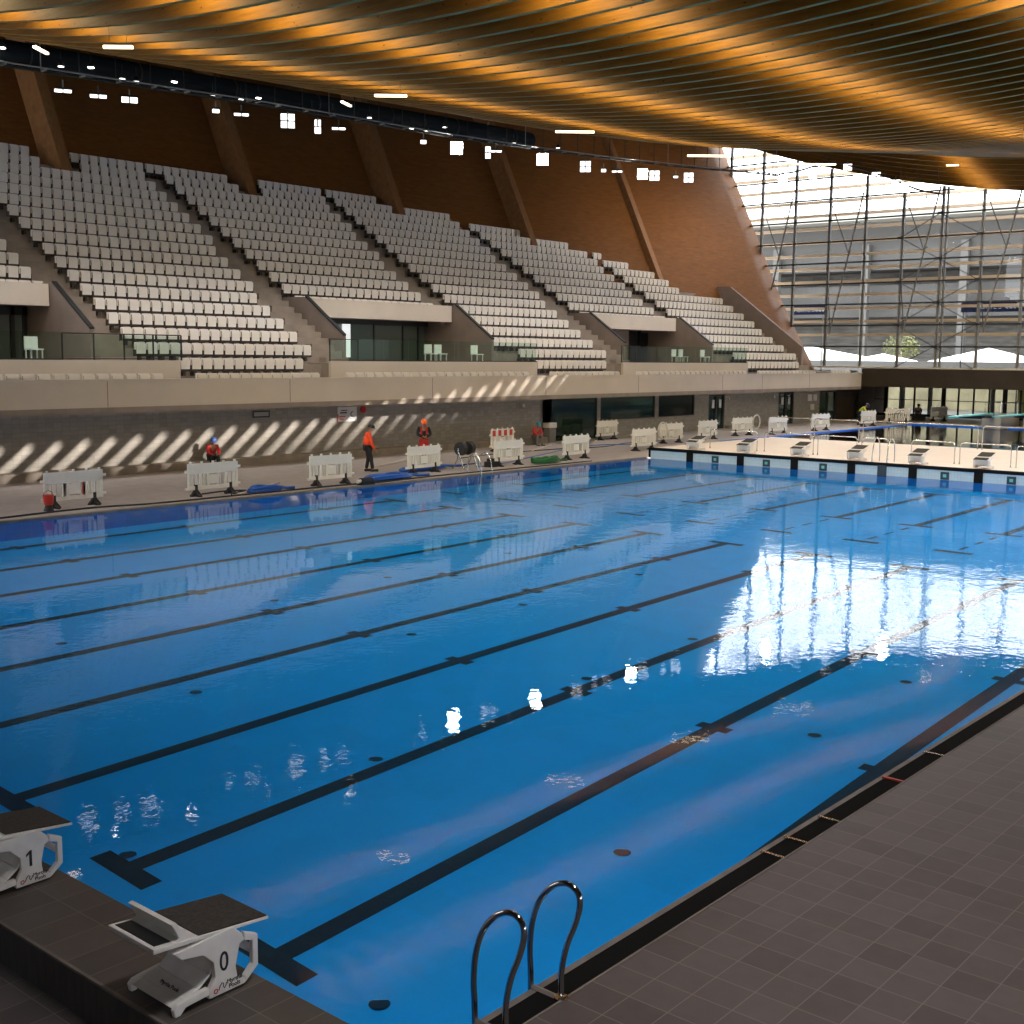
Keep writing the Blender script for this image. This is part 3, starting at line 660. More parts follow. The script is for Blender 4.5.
# bracing
def br(y0, z0, y1, z1, r_=.03): MB().tube([(-.2, y0, z0), (-.2, y1, z1)], r_, 6).build('brace', M['darksteel'], gz)
Z = [3.85, 5.34, 6.87, 8.40, 9.9, 11.42, 12.95, 14.5, 16.05]
for yc in (28.2,):
    for i in range(7):
        a, c_ = Z[i], Z[i+1]
        if i % 2 == 0: br(yc+2.8, a, yc, c_); br(yc-2.8, a, yc, c_)
        else: br(yc, a, yc+2.8, c_); br(yc, a, yc-2.8, c_)
for yr in (39.29, 33.69, 28.09, 22.49, 16.89):
    yl = yr+2.8
    def sy(z): return yr+.1+(16.2-z)/9.9*2.2
    MB().tube([(-.45, sy(16.3), 16.3), (-.45, sy(6.3), 6.3)], .06, 8).build('strut', M['mullion'], gz)
    for z in (14.2, 12.2, 10.3, 8.4): MB().box(-.45, -.05, sy(z)-.1, sy(z)-.02, z-.03, z+.03).build('strut_clamp', M['darksteel'], gz)
    for za, zb in ((16.2, 11.9), (11.1, 6.4)): MB().tube([(-.3, yl, za), (-.3, sy(zb), zb)], .035, 6).build('brace', M['darksteel'], gz)
for z, dy in ((14.5, 0), (11.42, 0), (8.4, 0), (5.34, 0), (12.95, 2.8), (9.9, 2.8), (6.87, 2.8)):
    for y in ({28.2-dy, 28.2+dy}): MB().box(-.26, -.15, y-.17, y+.17, z-.09, z+.09).build('node_plate', M['darksteel'], gz)
MB().box(-.09, .09, 27.72, 27.84, 3.85, ztop(27.8)).build('mullion', M['mullion'], gz)
MB().grid([0, 1], [-6+i*3 for i in range(18)], lambda t, y: (0, y, 3.9 if t == 0 else ztop(y))).build('glass_panes', M['facglass'], gz)
# exterior louvres
for i in range(15):
    z = 6.15+i*1.0
    tag(MB().box(82.6, 82.95, 2, 52, z, z+.20).build('exterior_louvre', M['louver']), 'long cream sunshade louvre outside the glazed end, %s from the bottom' % (CN[i] if i else 'first'), 'louvre', 'cream sunshade louvres')
# dark beam and hall beyond under it
eb = thing('end_gallery', 'dark fascia beam spanning the far end above the diving hall windows', 'beam', (78, 0, 0))
MB().box(0, .4, -9, 32.6, 2.5, 3.78).build('fascia', M['beam'], eb)
MB().box(.4, 14, -9, 44, 2.5, 2.7).build('gallery_ceiling', M['beam'], eb)
MB().box(.4, 2.2, -9, 32.6, 3.5, 3.78).build('gallery_floor', M['beam'], eb)
b = MB().box(80.4, 92, 36.6, 37.4, 0, 2.5); struct(b.build('wall_right', M['beam']), 'dark wall beside the end windows')
wn = thing('gallery_windows', 'row of dark framed ground floor windows behind the diving pool', 'windows', (88, 0, 0))
MB().box(-.06, .06, -5, 36, .05, .25).build('sill', M['black'], wn)
MB().box(-.06, .06, -5, 36, 2.3, 2.5).build('head_frame', M['black'], wn)
MB().box(-.06, .06, -5, 36, 1.3, 1.36).build('transom', M['black'], wn)
for i in range(26):
    y = 35-i*1.15; w_ = .32 if i % 4 == 0 else .11
    MB().box(-.06, .06, y-w_/2, y+w_/2, .05, 2.5).build('window_frame', M['black'], wn)
MB().box(-.01, .01, -5, 36, .25, 2.3).build('glass_panes', M['facglass'], wn)
for i, y in enumerate((34.0, 31.8, 27.0, 22.2)):
    MB().tube([(88.9, y, .05), (88.9, y, 2.5)], .16, 12).build('round_column', M['column']); o = bpy.context.scene.collection.objects[-1]
    tag(o, 'pale round column behind the end windows, %s from the left' % CN[i+1 if i else 0].replace('front', 'first'), 'column', 'round columns behind the windows')
o = MB().box(92, 92.1, 23.6, 26.2, .05, 2.4).build('yellow_curtain', M['curtain']); tag(o, 'yellow curtain panel glowing behind the end windows', 'curtain')
# ================================================================== outside
b = MB().box(103.5, 400, -250, 350, -.1, 3.0); struct(b.build('ground', M['ground']), 'pale paving outside')
b = MB().box(92.1, 103.5, -60, 90, -.1, .04); struct(b.build('ground', M['yardground']), 'sunken yard outside the end windows')
b = MB().box(103.3, 103.5, -60, 90, .04, 3.0); struct(b.build('wall_yard', M['yardwall']), 'pale wall of the sunken yard')
nb = thing('sun_block', 'added tall block outside, right of the picture, shading the glazed end', 'sun blocker', (84, -70, 0))  # added unseen block, keeps direct sun off the timber wall
MB().box(2, 40, 0, 60, 0, 46).build('walls', M['stade'], nb)
for i in range(8): MB().box(1.95, 2.0, 2+i*7, 7+i*7, 4, 43).build('window', M['darkglass'], nb)
sta = thing('stadium', 'huge grey stadium seen through the glazed end wall', 'stadium', (170, 40, 0))
MB().box(0, 6, -140, 160, 3, 10.5).build('lower_facade', M['stade2'], sta)
MB().box(-6, 4, -140, 160, 10.5, 15).build('concourse_band', M['stade'], sta)
MB().box(-2, 4, -140, 160, 15, 17.0).build('crowd_tier', M['stade2'], sta)
MB().box(-8, 4, -140, 160, 17.0, 24.0).build('upper_tier', M['stade'], sta)
for i in range(18): MB().box(-9, -8.2, -110+i*14, -109+i*14, 3, 20.5).build('pier', M['pier'], sta)
MB().box(-12, -8.5, -140, 160, 23.6, 24.4).build('roof_rim', M['column'], sta)
def tent(x, y, w_, h_, lab):
    m = MB(); k = 0; n = 4
    m.v = [(-w_, -w_, 0), (w_, -w_, 0), (w_, w_, 0), (-w_, w_, 0), (-w_, -w_, h_*.5), (w_, -w_, h_*.5), (w_, w_, h_*.5), (-w_, w_, h_*.5), (0, 0, h_)]
    m.f = [(0, 1, 5, 4), (1, 2, 6, 5), (2, 3, 7, 6), (3, 0, 4, 7), (4, 5, 8), (5, 6, 8), (6, 7, 8), (7, 4, 8)]; m.m = [0]*8
    t = m.build('tent', M['tent']); t.location = (x, y, 3.0); tag(t, lab, 'tent', 'white tents outside'); return t
tent(112, 35.5, 4.2, 2.6, 'white peaked tent outside right of the crossed bracing')
tent(110, 45, 3.6, 2.0, 'low white tent outside left of the crossed bracing')
tent(118, 57, 6.0, 2.8, 'large white tent outside next to the timber wall')
m = MB().box(0, .3, 20, 62, 3.0, 4.3); o = m.build('garden_wall', M['pier'], None, loc=(106, 0, 0)); tag(o, 'low pale wall outside behind the glazing', 'wall')
# tree
tr = thing('tree', 'small yellow-green tree outside beyond the glazing', 'tree', (118, 46.5, 3))
MB().tube([(0, 0, 0), (.1, .1, 1.8), (0, .2, 3.0)], [.16, .12, .06], 8).build('trunk', M['kerb'], tr)
m = MB(); rnd = random.Random(3)
for i in range(420):
    th = rnd.random()*6.283; ph = math.acos(2*rnd.random()-1); rr = 1.9*rnd.random()**.4
    c_ = Vector((rr*math.sin(ph)*math.cos(th), rr*math.sin(ph)*math.sin(th), 2.7+rr*.75*math.cos(ph)))
    a = Vector((rnd.uniform(-1, 1), rnd.uniform(-1, 1), rnd.uniform(-1, 1))).normalized()*.2; d = a.orthogonal().normalized()*.13
    k = len(m.v); m.v += [tuple(c_-a), tuple(c_+d), tuple(c_+a), tuple(c_-d)]; m.q(k, k+1, k+2, k+3)
m.build('foliage', M['foliage'], tr)
# direction banners
for n, (y, x, w_, lab, full) in enumerate(((31.3, 100, 2.6, 'navy direction banner outside on the right', True), (48.1, 100, 1.7, 'navy direction banner outside near the timber wall', False))):
    s_ = thing('banner', lab, 'sign', (x, y, 8.9), 0, 'navy direction banners')
    MB().box(0, .05, -w_, w_, -.42, .42).build('banner_board', M['bluesign'], s_)
    Mx = Matrix(((0, 0, -1, -.02), (-1, 0, 0, 0), (0, 1, 0, 0), (0, 0, 0, 1)))
    text_mesh('PORTE S' if not full else '\u2191 PORTE S', .55, M['signtext'], 'lettering', s_, Mx @ Matrix.Translation((-.55 if full else -.4, 0, 0)))
    m = MB()
    for i in range(4):
        yy = -w_*.38-.32*i
        m.prism([(0, 0), (.3, .2), (.3, -.2)], (-.01, yy, 0), (0, -1, 0), (0, 0, 1), (1, 0, 0), -.01, 0)
    m.build('arrow_marks', M['signtext'], s_)
    for a in (-w_+.2, w_-.2): MB().box(.02, .1, a-.05, a+.05, -8.85, -.4).build('post', M['dark'], s_)
# ================================================================== starting blocks
def start_block(num, loc, rz, lab, detail=True, tilt=.11):
    """local: +x towards the pool, y across, origin on the deck under the block's centre"""
    r_ = thing('starting_block', lab, 'starting block', loc, rz, 'starting blocks')
    W2 = .25
    # side panels: outline in (x, z)
    side = [(-.30, .0), (-.27, .06), (-.12, .03), (.12, .03), (.22, .06), (.30, .17), (.30, .34), (.235, .36), (.10, .42), (-.30, .42), (-.22, .36), (-.13, .25), (-.17, .13)]
    base = MB()
    for s_ in (-1, 1):
        y0 = s_*W2
        lower = [(-.34, 0), (-.30, .075), (-.20, .10), (-.14, .02), (.20, .02), (.29, .11), (.25, .115), (.20, .08), (.145, .09), (.125, .17), (.16, .30), (.25, .315), (.30, .33), (.17, .40), (.10, .47), (-.32, .45), (-.38, .405), (-.20, .385), (-.10, .30), (-.085, .18), (-.13, .09), (-.26, .03)]
        poly = [(-.10, .02), (.20, .02), (.30, .12), (.30, .33), (.17, .38), (.10, .45), (-.36, .43), (-.30, .37), (-.14, .34), (-.06, .26), (-.05, .15), (-.10, .07)]
        base.prism([(-.10, .02), (.19, .02), (.19, .06), (.13, .085), (.115, .17), (.15, .31), (.19, .33), (.17, .38), (.10, .45), (-.36, .43), (-.30, .37), (-.14, .34), (-.06, .26), (-.05, .15), (-.10, .07)], (0, y0, 0), (1, 0, 0), (0, 0, 1), (0, 1, 0), -.02, .02)
        base.prism([(.19, .02), (.30, .11), (.30, .33), (.19, .38), (.19, .32), (.255, .30), (.255, .13), (.19, .07)], (0, y0, 0), (1, 0, 0), (0, 0, 1), (0, 1, 0), -.02, .02)
        base.prism([(-.36, 0), (-.32, .0), (-.28, .04), (-.10, .05), (-.10, .10), (-.26, .09), (-.34, .08), (-.37, .05)], (0, y0, 0), (1, 0, 0), (0, 0, 1), (0, 1, 0), -.02, .02)
    base.prism([(.10, .10), (.13, .10), (.13, .44), (.10, .44)], (0, 0, 0), (1, 0, 0), (0, 0, 1), (0, 1, 0), -W2, W2)
    # curved inner shell seen from behind
    arc = [(-.36+.0, .055), (-.28, .075), (-.16, .105), (-.07, .17), (-.03, .27), (-.02, .42)]
    for i in range(len(arc)-1):
        a, c_ = arc[i], arc[i+1]; base.prism([a, (a[0]+.012, a[1]-.012), (c_[0]+.012, c_[1]-.012), c_], (0, 0, 0), (1, 0, 0), (0, 0, 1), (0, 1, 0), -W2+.02, W2-.02)
    bo = base.build('block_base', M['blockwhite'], r_, False, .006)
    MB().box(.255, .30, -W2, W2, .20, .235).build('hand_grip', M['blockwhite'], r_)
    sl = (-.07)/.62
    def pz(x): return .50-tilt*(x+.38)+(.03 if tilt > .2 else 0)
    top = MB().prism([(-.50, pz(-.50)-.035), (.40, pz(.40)-.018), (.40, pz(.40)), (-.50, pz(-.50))], (0, 0, 0), (1, 0, 0), (0, 0, 1), (0, 1, 0), -.26, .26)
    top.build('top_plate', M['blockwhite'], r_, False, .005)
    pb = -.16 if tilt < .2 else -.49
    MB().prism([(pb, pz(pb)+.002), (.39, pz(.39)+.002), (.39, pz(.39)+.010), (pb, pz(pb)+.010)], (0, 0, 0), (1, 0, 0), (0, 0, 1), (0, 1, 0), -.25, .25).build('non_slip_pad', M['nonslip'], r_)
    if tilt < .2: MB().prism([(-.47, pz(-.47)+.002), (-.35, pz(-.35)+.002), (-.35, pz(-.35)+.007), (-.47, pz(-.47)+.007)], (0, 0, 0), (1, 0, 0), (0, 0, 1), (0, 1, 0), -.22, .22).build('rear_pad', M['black'], r_)
    fin = MB().prism([(-.34, pz(-.34)), (-.30, pz(-.30)+.02), (-.345, pz(-.3)+.11), (-.36, pz(-.3)+.13), (-.325, pz(-.3)+.135), (-.25, pz(-.3)+.04), (-.17, pz(-.17))], (0, 0, 0), (1, 0, 0), (0, 0, 1), (0, 1, 0), -.245, .245)
    if tilt < .2: fin.build('kick_plate', M['blockwhite'], r_, False, .004)
    if detail:
        # number and maker's mark on the side that faces -y, and again on the inner shell
        Ms = Matrix(((1, 0, 0, 0), (0, 0, -1, -W2-.022), (0, 1, 0, 0), (0, 0, 0, 1)))
        one = [(-.006, -.065), (.016, -.065), (.016, .065), (.0, .065), (-.032, .038), (-.032, .018), (-.006, .038)]
        if num == '1': MB().prism([(u+.02, v+.235) for u, v in one], (0, -W2-.022, 0), (1, 0, 0), (0, 0, 1), (0, 1, 0), -.002, 0).build('number', M['ink'], r_)
        else: text_mesh(num, .19, M['ink'], 'number', r_, Ms @ Matrix.Translation((.02, .235, 0)) @ Matrix.Diagonal((.8, 1, 1, 1)))
        text_mesh('Myrtha', .042, M['ink'], 'lettering', r_, Ms @ Matrix.Translation((.10, .088, 0)), align='CENTER')
        text_mesh('Pools', .042, M['ink'], 'lettering', r_, Ms @ Matrix.Translation((.10, .052, 0)), align='CENTER')
        mk = MB()
        ring = [(-.05+.014*math.cos(a*math.pi/6), -W2-.023, .058+.014*math.sin(a*math.pi/6)) for a in range(12)]
        mk.tube(ring, .0035, 6, True); mk.build('logo_mark', M['redink'], r_)
        mk = MB(); sw = [(-.028, .055), (-.015, .085), (.0, .10), (.012, .09), (.010, .07), (.018, .055), (.03, .07), (.035, .09)]
        mk.tube([(a, -W2-.023, c_) for a, c_ in sw], .003, 6); mk.build('logo_mark', M['ink'], r_)
        Mi = Matrix(((0, .80, -.6, -.222), (-1, 0, 0, 0), (0, .6, .80, .112), (0, 0, 0, 1)))
        text_mesh('Myrtha Pools', .038, M['ink'], 'lettering', r_, Mi @ Matrix.Translation((.04, -.03, 0)))
        Mn = Matrix(((0, .1, -1, -.036), (-1, 0, 0, 0), (0, 1, .1, .30), (0, 0, 0, 1)))
        text_mesh(num, .12, M['ink'], 'number', r_, Mn)
    return r_
start_block('0', (-.33, 1.60, .15), 0, 'starting block numbered 0 in the foreground with tilted black pad')
start_block('1', (-.33, 4.12, .15), 0, 'starting block numbered 1 cut by the left edge of the picture')
for i, y in enumerate(BLY[:6]):
    start_block('', (PL+.42, y, .485), math.pi, 'white and black starting block on the cream deck, %s from the left' % ('first' if i == 0 else CN[i]), False, .26)
# ================================================================== ladders
def smooth(pts, n=4):
    out = []; P = [Vector(p) for p in pts]
    for i in range(len(P)-1):
        p0 = P[max(i-1, 0)]; p1 = P[i]; p2 = P[i+1]; p3 = P[min(i+2, len(P)-1)]
        for j in range(n):
            t = j/n; out.append(.5*((2*p1)+(-p0+p2)*t+(2*p0-5*p1+4*p2-p3)*t*t+(-p0+3*p1-3*p2+p3)*t**3))
    out.append(P[-1]); return out
loop = [(.0, -.9), (.01, -.3), (.02, .10), (.03, .3), (.01, .5), (-.05, .68), (-.16, .82), (-.28, .88), (-.37, .85), (-.395, .76), (-.36, .61), (-.29, .42), (-.25, .22), (-.25, .04)]
ld = thing('pool_ladder', 'chrome pool ladder with two curved handrails on the near edge', 'ladder', (1.0, 0, 0))
for x in (-.29, .29):
    MB().tube(smooth([(x, y, z*.95+.035 if z > .1 else z+.03) for y, z in loop]), .021, 12).build('handrail', M['chrome'], ld, True)
    MB().tube([(x, -.25, .035), (x, -.25, .055)], .05, 14).build('base_flange', M['steel'], ld)
    MB().tube([(x, .0, .03), (x, -.25, .03)], .025, 6).build('anchor_bar', M['lip'], ld)
for z in (-.25, -.5, -.75): MB().box(-.29, .29, -.04+.04, .07+.04-.04, z, z+.03).build('rung', M['steel'], ld)
# ladder by the bulkhead, rails curve over the deck
def deck_ladder(name, lab, loc, rz, w_=.28, h_=.95, name2=False):
    l = thing(name, lab, 'ladder', loc, rz)
    for x in (-w_, w_):
        pts = [(x, .12, -.05 if name2 else -.45), (x, .12, .25), (x, .02, h_*.75), (x, -.2, h_), (x, -.48, h_*.8), (x, -.55, h_*.4), (x, -.55, 0)]
        MB().tube(smooth(pts), .022, 8).build('handrail', M['steel'], l, True)
    for z in (() if name2 else (-.12, -.35)): MB().box(-w_, w_, .09, .15, z, z+.03).build('rung', M['steel'], l)
    return l
deck_ladder('pool_ladder', 'stainless ladder rails on the cream deck between two starting blocks', (PL+.25, 14.35, .47), math.pi/2, .30, .95, True)
deck_ladder('pool_ladder', 'stainless ladder rails on the far edge beside the hose reel', (28.9, 25.0, .05), math.pi, .3, .75)
deck_ladder('pool_ladder', 'stainless ladder rails at the far edge of the diving pool', (75.5, 28.3, .05), math.pi)
# ================================================================== rails on the bulkhead
def rail_frame(x, y0, y1, h_, lab, gname, r_=.022):
    t = thing('handrail', lab, 'handrail', (x, (y0+y1)/2, .47), 0, gname); a = (y1-y0)/2
    pts = [(0, -a, 0), (0, -a, h_-.12), (0, -a+.035, h_-.035), (0, -a+.12, h_), (0, a-.12, h_), (0, a-.035, h_-.035), (0, a, h_-.12), (0, a, 0)]
    MB().tube(pts, r_, 8).build('rail_frame', M['steel'], t, True)
    for s_ in (-a, a): MB().tube([(0, s_, 0), (0, s_, .015)], .05, 10).build('base_flange', M['steel'], t)
for i, (a, c_) in enumerate(((22.86, 20.55), (20.2, 17.95), (17.75, 16.05), (15.85, 14.75), (13.8, 12.1), (11.9, 10.0), (9.8, 7.8))):
    rail_frame(41.4, min(a, c_), max(a, c_), .82, 'low stainless handrail behind the starting blocks, %s from the left' % (CN[i] if i else 'first'), 'front row of stainless handrails')
for i, (a, c_) in enumerate(((24.6, 22.3), (22.1, 19.8), (19.6, 14.2), (14.0, 8.9))):
    rail_frame(49.8, min(a, c_), max(a, c_), 1.05, 'taller stainless handrail along the diving pool edge, %s from the left' % (CN[i] if i else 'first'), 'back row of stainless handrails')
# ================================================================== barriers
def make_barrier():
    r_ = thing('barrier', '', 'barrier')
    m = MB(); T = .03
    def p(x0, x1, z0, z1): m.box(x0, x1, -T, T, z0, z1)
    p(-.90, .90, .68, 1.0); p(-.90, .90, .20, .32); p(-.90, -.82, .32, .68); p(.82, .90, .32, .68)
    n = 11
    for i in range(n):
        x = -.90+1.8*(i+1)/(n+1)
        if i in (4, 6): continue
        if i == 5: p(-.20, .20, .36, .64); p(-.20, -.15, .32, .36); p(.15, .20, .32, .36); p(-.2, -.15, .64, .68); p(.15, .2, .64, .68); continue
        p(x-.042, x+.042, .32, .68)
    p(-.34, -.26, .32, .68); p(.26, .34, .32, .68)
    for x in (-.8, -.4, 0, .4, .8): p(x-.03, x+.03, 1.0, 1.06)
    for z in (.28, .80): p(.90, 1.0, z, z+.08); p(-1.0, -.9, z-.08, z)
    m.build('panel', M['white'], r_, False, .01)
    for x in (-.62, .62):
        f = MB().prism([(-.27, 0), (.27, 0), (.25, .03), (.10, .09), (.035, .22), (.03, .36), (-.03, .36), (-.035, .22), (-.10, .09), (-.25, .03)], (x, 0, 0), (0, 1, 0), (0, 0, 1), (1, 0, 0), -.05, .05)
        f2 = f.prism([(-.19, 0), (.19, 0), (.19, .02), (.04, .20), (-.04, .20), (-.19, .02)], (x, 0, 0), (1, 0, 0), (0, 0, 1), (0, 1, 0), -.05, .05)
        f.build('foot', M['black'], r_)
    return r_
bar0 = make_barrier()
Bs = [(13.15, 26.45, .0, 'white plastic barrier nearest the left edge with red parts behind its slots'), (17.6, 26.1, -.03, 'white plastic barrier below the seated worker in red'),
      (22.15, 25.85, -.03, 'white plastic barrier left of the standing orange worker'), (27.35, 26.6, .05, 'white plastic barrier in front of the worker in black'),
      (32.0, 26.45, .02, 'white plastic barrier right of the hose reel, in front of the red striped one'), (37.6, 31.6, .1, 'barrier with red striped top behind another white barrier'),
      (36.5, 26.5, 0, 'white plastic barrier right of the green hose'), (47.6, 32.9, .0, 'white barrier near the wall below the green windows'),
      (42.8, 27.3, -.05, 'white plastic barrier left of the corner of the cream deck'), (48.0, 29.15, -.12, 'white barrier with a hose coil hung on its left end'),
      (51.8, 29.3, -.02, 'white barrier below the left pair of glass doors'), (56.3, 29.75, -.15, 'white barrier behind the handrails with a raised hose loop'),
      (59.0, 28.95, -.1, 'white barrier with spread black feet beyond the first handrail'), (64.4, 28.95, -.15, 'white barrier beside the diving pool left of the lime vested worker'),
      (71.4, 29.0, -.1, 'white barrier in front of the lime vested worker'), (76.6, 29.2, -.7, 'pale barrier in front of the end windows'), (82.0, 28.4, -.3, 'pale barrier beside the tip of the left springboard')]
for i, (x, y, rz, lab) in enumerate(Bs):
    o = bar0 if i == 0 else copy_tree(bar0)
    o.location = (x, y, .05 if x < 78 else .06); o.rotation_euler = (0, 0, rz); o['label'] = lab; o['group'] = 'white plastic barriers'
    if i == 5:
        for a in (-.7, -.25, .2, .65): MB().box(a-.12, a+.12, -.034, .034, .70, .97).build('red_stripe', M['redplastic'], o)
for o in [q for q in bpy.data.objects if q.get('label') == Bs[0][3]]:
    for a in (-.29, .29): MB().box(a-.035, a+.035, -.028, .028, .33, .67).build('red_slat', M['redplastic'], o)
o = thing('bucket', 'small red bucket on the foot of the leftmost barrier', 'bucket', (12.15, 26.05, .05))
MB().tube([(0, 0, .16), (0, 0, .18), (0, 0, .44)], [.10, .12, .15], 14).build('bucket_body', M['redplastic'], o)
MB().tube([(-.14, 0, .44), (-.1, 0, .52), (0, 0, .56), (.1, 0, .52), (.14, 0, .44)], .008, 6).build('handle', M['black'], o)
MB().tube([(0, 0, 0), (0, 0, .16)], [.14, .09], 14).build('stand_foot', M['black'], o)
# ================================================================== people
def skin_obj(name, verts, edges, radii, m_, parent, root=0, sub=2):
    me = bpy.data.meshes.new(name); me.from_pydata(verts, edges, []); me.materials.append(m_)
    o = bpy.data.objects.new(name, me); COL.objects.link(o); o.parent = parent
    sk = o.modifiers.new('skin', 'SKIN')
    if not me.skin_vertices: 
        bm = bmesh.new(); bm.from_mesh(me); bm.verts.layers.skin.verify(); bm.to_mesh(me); bm.free()
    for i, r_ in enumerate(radii):
        r_ = r_ if isinstance(r_, tuple) else (r_, r_); me.skin_vertices[0].data[i].radius = r_
        me.skin_vertices[0].data[i].use_root = (i == root)
    sk.use_smooth_shade = True
    s_ = o.modifiers.new('sub', 'SUBSURF'); s_.levels = sub; s_.render_levels = sub
    return o
def person(lab, loc, rz, J, top, legs, hat, vest=None, stripes=None):
    """J: joint positions in metres; figure faces +x"""
    r_ = thing('person', lab, 'person', loc, rz)
    V = {k: Vector(v) for k, v in J.items()}
    names = ['pelvis', 'waist', 'chest', 'neck', 'headb', 'headt', 'shL', 'elL', 'wrL', 'haL', 'shR', 'elR', 'wrR', 'haR', 'hipL', 'knL', 'anL', 'toL', 'hipR', 'knR', 'anR', 'toR']
    idx = {n: i for i, n in enumerate(names)}
    R = dict(pelvis=(.13, .10), waist=(.12, .09), chest=(.15, .10), neck=.055, headb=(.07, .085), headt=(.08, .09), shL=.055, shR=.055, elL=.042, elR=.042, wrL=.03, wrR=.03, haL=.032, haR=.032, hipL=.085, hipR=.085, knL=.06, knR=.06, anL=.042, anR=.042, toL=.035, toR=.035)
    E_ = [('pelvis', 'waist'), ('waist', 'chest'), ('chest', 'neck'), ('neck', 'headb'), ('headb', 'headt'), ('chest', 'shL'), ('shL', 'elL'), ('elL', 'wrL'), ('wrL', 'haL'), ('chest', 'shR'), ('shR', 'elR'), ('elR', 'wrR'), ('wrR', 'haR'),
          ('pelvis', 'hipL'), ('hipL', 'knL'), ('knL', 'anL'), ('anL', 'toL'), ('pelvis', 'hipR'), ('hipR', 'knR'), ('knR', 'anR'), ('anR', 'toR')]
    skin_obj('body', [V[n] for n in names], [(idx[a], idx[b_]) for a, b_ in E_], [R[n] for n in names], M['skin'], r_)
    def sub(name, keep, grow, m_, root):
        kk = [n for n in names if n in keep]; ii = {n: i for i, n in enumerate(kk)}
        rad = []
        for n in kk:
            q_ = R[n]; q_ = q_ if isinstance(q_, tuple) else (q_, q_); rad.append((q_[0]+grow, q_[1]+grow))
        return skin_obj(name, [V[n] for n in kk], [(ii[a], ii[b_]) for a, b_ in E_ if a in ii and b_ in ii], rad, m_, r_, ii[root])
    sub('jacket', ('pelvis', 'waist', 'chest', 'shL', 'elL', 'wrL', 'shR', 'elR', 'wrR'), .028, M[top], 'pelvis')
    sub('trousers', ('pelvis', 'hipL', 'knL', 'anL', 'hipR', 'knR', 'anR'), .022, M[legs], 'pelvis')
    if vest: sub('vest', ('pelvis', 'waist', 'chest'), .075, M[vest], 'pelvis')
    for s_ in 'LR':
        a, t = V['an'+s_], V['to'+s_]; d = (t-a); d.z = 0; d = d.normalized() if d.length > 1e-4 else Vector((1, 0, 0))
        MB().obox(a+d*.07+Vector((0, 0, -.04)), d*.14, Vector((-d.y, d.x, 0))*.05, (0, 0, .045)).build('boot', M['boot'], r_, False, .02)
    h = V['headt']; f = Vector((1, 0, 0))
    if 'face' in J: f = Vector(J['face']).normalized()
    hb = (V['headb']+V['headt'])/2
    m = MB(); n = 14
    rows = [(0, .145), (.04, .142), (.09, .12), (.125, .075), (.14, .015)]
    ax = (V['headt']-V['headb']).normalized(); e1 = (f-ax*f.dot(ax)).normalized(); e2 = ax.cross(e1); c0 = V['headt']-ax*.01
    for hh, rr in rows:
        for k in range(n):
            th = 2*math.pi*k/n; m.v.append(tuple(c0+ax*hh+e1*rr*math.cos(th)+e2*rr*.88*math.sin(th)))
    for i in range(len(rows)-1):
        for k in range(n): m.q(i*n+k, i*n+(k+1) % n, (i+1)*n+(k+1) % n, (i+1)*n+k)
    m.f.append(tuple(range((len(rows)-1)*n, len(rows)*n))); m.m.append(0)
    m.obox(c0+e1*.15+ax*.005, e1*.05, e2*.09, ax*.008)
    m.build('helmet', M[hat], r_, True)
    nose = MB().obox(hb+e1*.10-ax*.01, e1*.02, e2*.012, ax*.02); nose.build('nose', M['skin'], r_)
    for s_ in (-1, 1):
        MB().obox(hb+e1*.088+e2*.035*s_+ax*.02, e1*.006, e2*.012, ax*.007).build('eye', M['ink'], r_)
        MB().obox(hb+e2*.088*s_, e1*.015, e2*.008, ax*.028).build('ear', M['skin'], r_)
    if stripes:
        for yy in (-.11, .11):
            ch = V['chest']; MB().obox(ch+Vector((.0, yy, -.08)), (.165, 0, 0), (0, .035, 0), (0, 0, .20)).build('vest_strap', M[stripes], r_, False, .02)
    for s_ in 'LR':   # fingers
        w_, hd = V['wr'+s_], V['ha'+s_]; d = (hd-w_).normalized(); sd_ = d.cross(Vector((0, 1, .3))).normalized()
        for k in range(4):
            o_ = sd_*(-.024+.016*k); MB().tube([hd+o_, hd+o_+d*(.055+.008*(1 if k in (1, 2) else 0)), hd+o_+d*.075+Vector((0, 0, -.02))], [.009, .008, .006], 6).build('finger', M['skin'], r_, True)
        MB().tube([w_+d*.03+sd_*.03, hd+sd_*.05, hd+sd_*.05+d*.03], [.011, .010, .008], 6).build('thumb', M['skin'], r_, True)
    return r_
ST = dict(pelvis=(0, 0, .95), waist=(.0, 0, 1.10), chest=(.02, 0, 1.33), neck=(.03, 0, 1.49), headb=(.05, 0, 1.57), headt=(.06, 0, 1.68), shL=(.02, .19, 1.41), elL=(.03, .25, 1.14), wrL=(.16, .22, .95), haL=(.20, .21, .90),
          shR=(.02, -.19, 1.41), elR=(.03, -.25, 1.14), wrR=(.18, -.2, .98), haR=(.24, -.18, .95), hipL=(0, .10, .90), knL=(.05, .12, .50), anL=(-.03, .13, .09), toL=(.12, .14, .04), hipR=(0, -.10, .90), knR=(.10, -.11, .50), anR=(.16, -.12, .09), toR=(.30, -.12, .04))
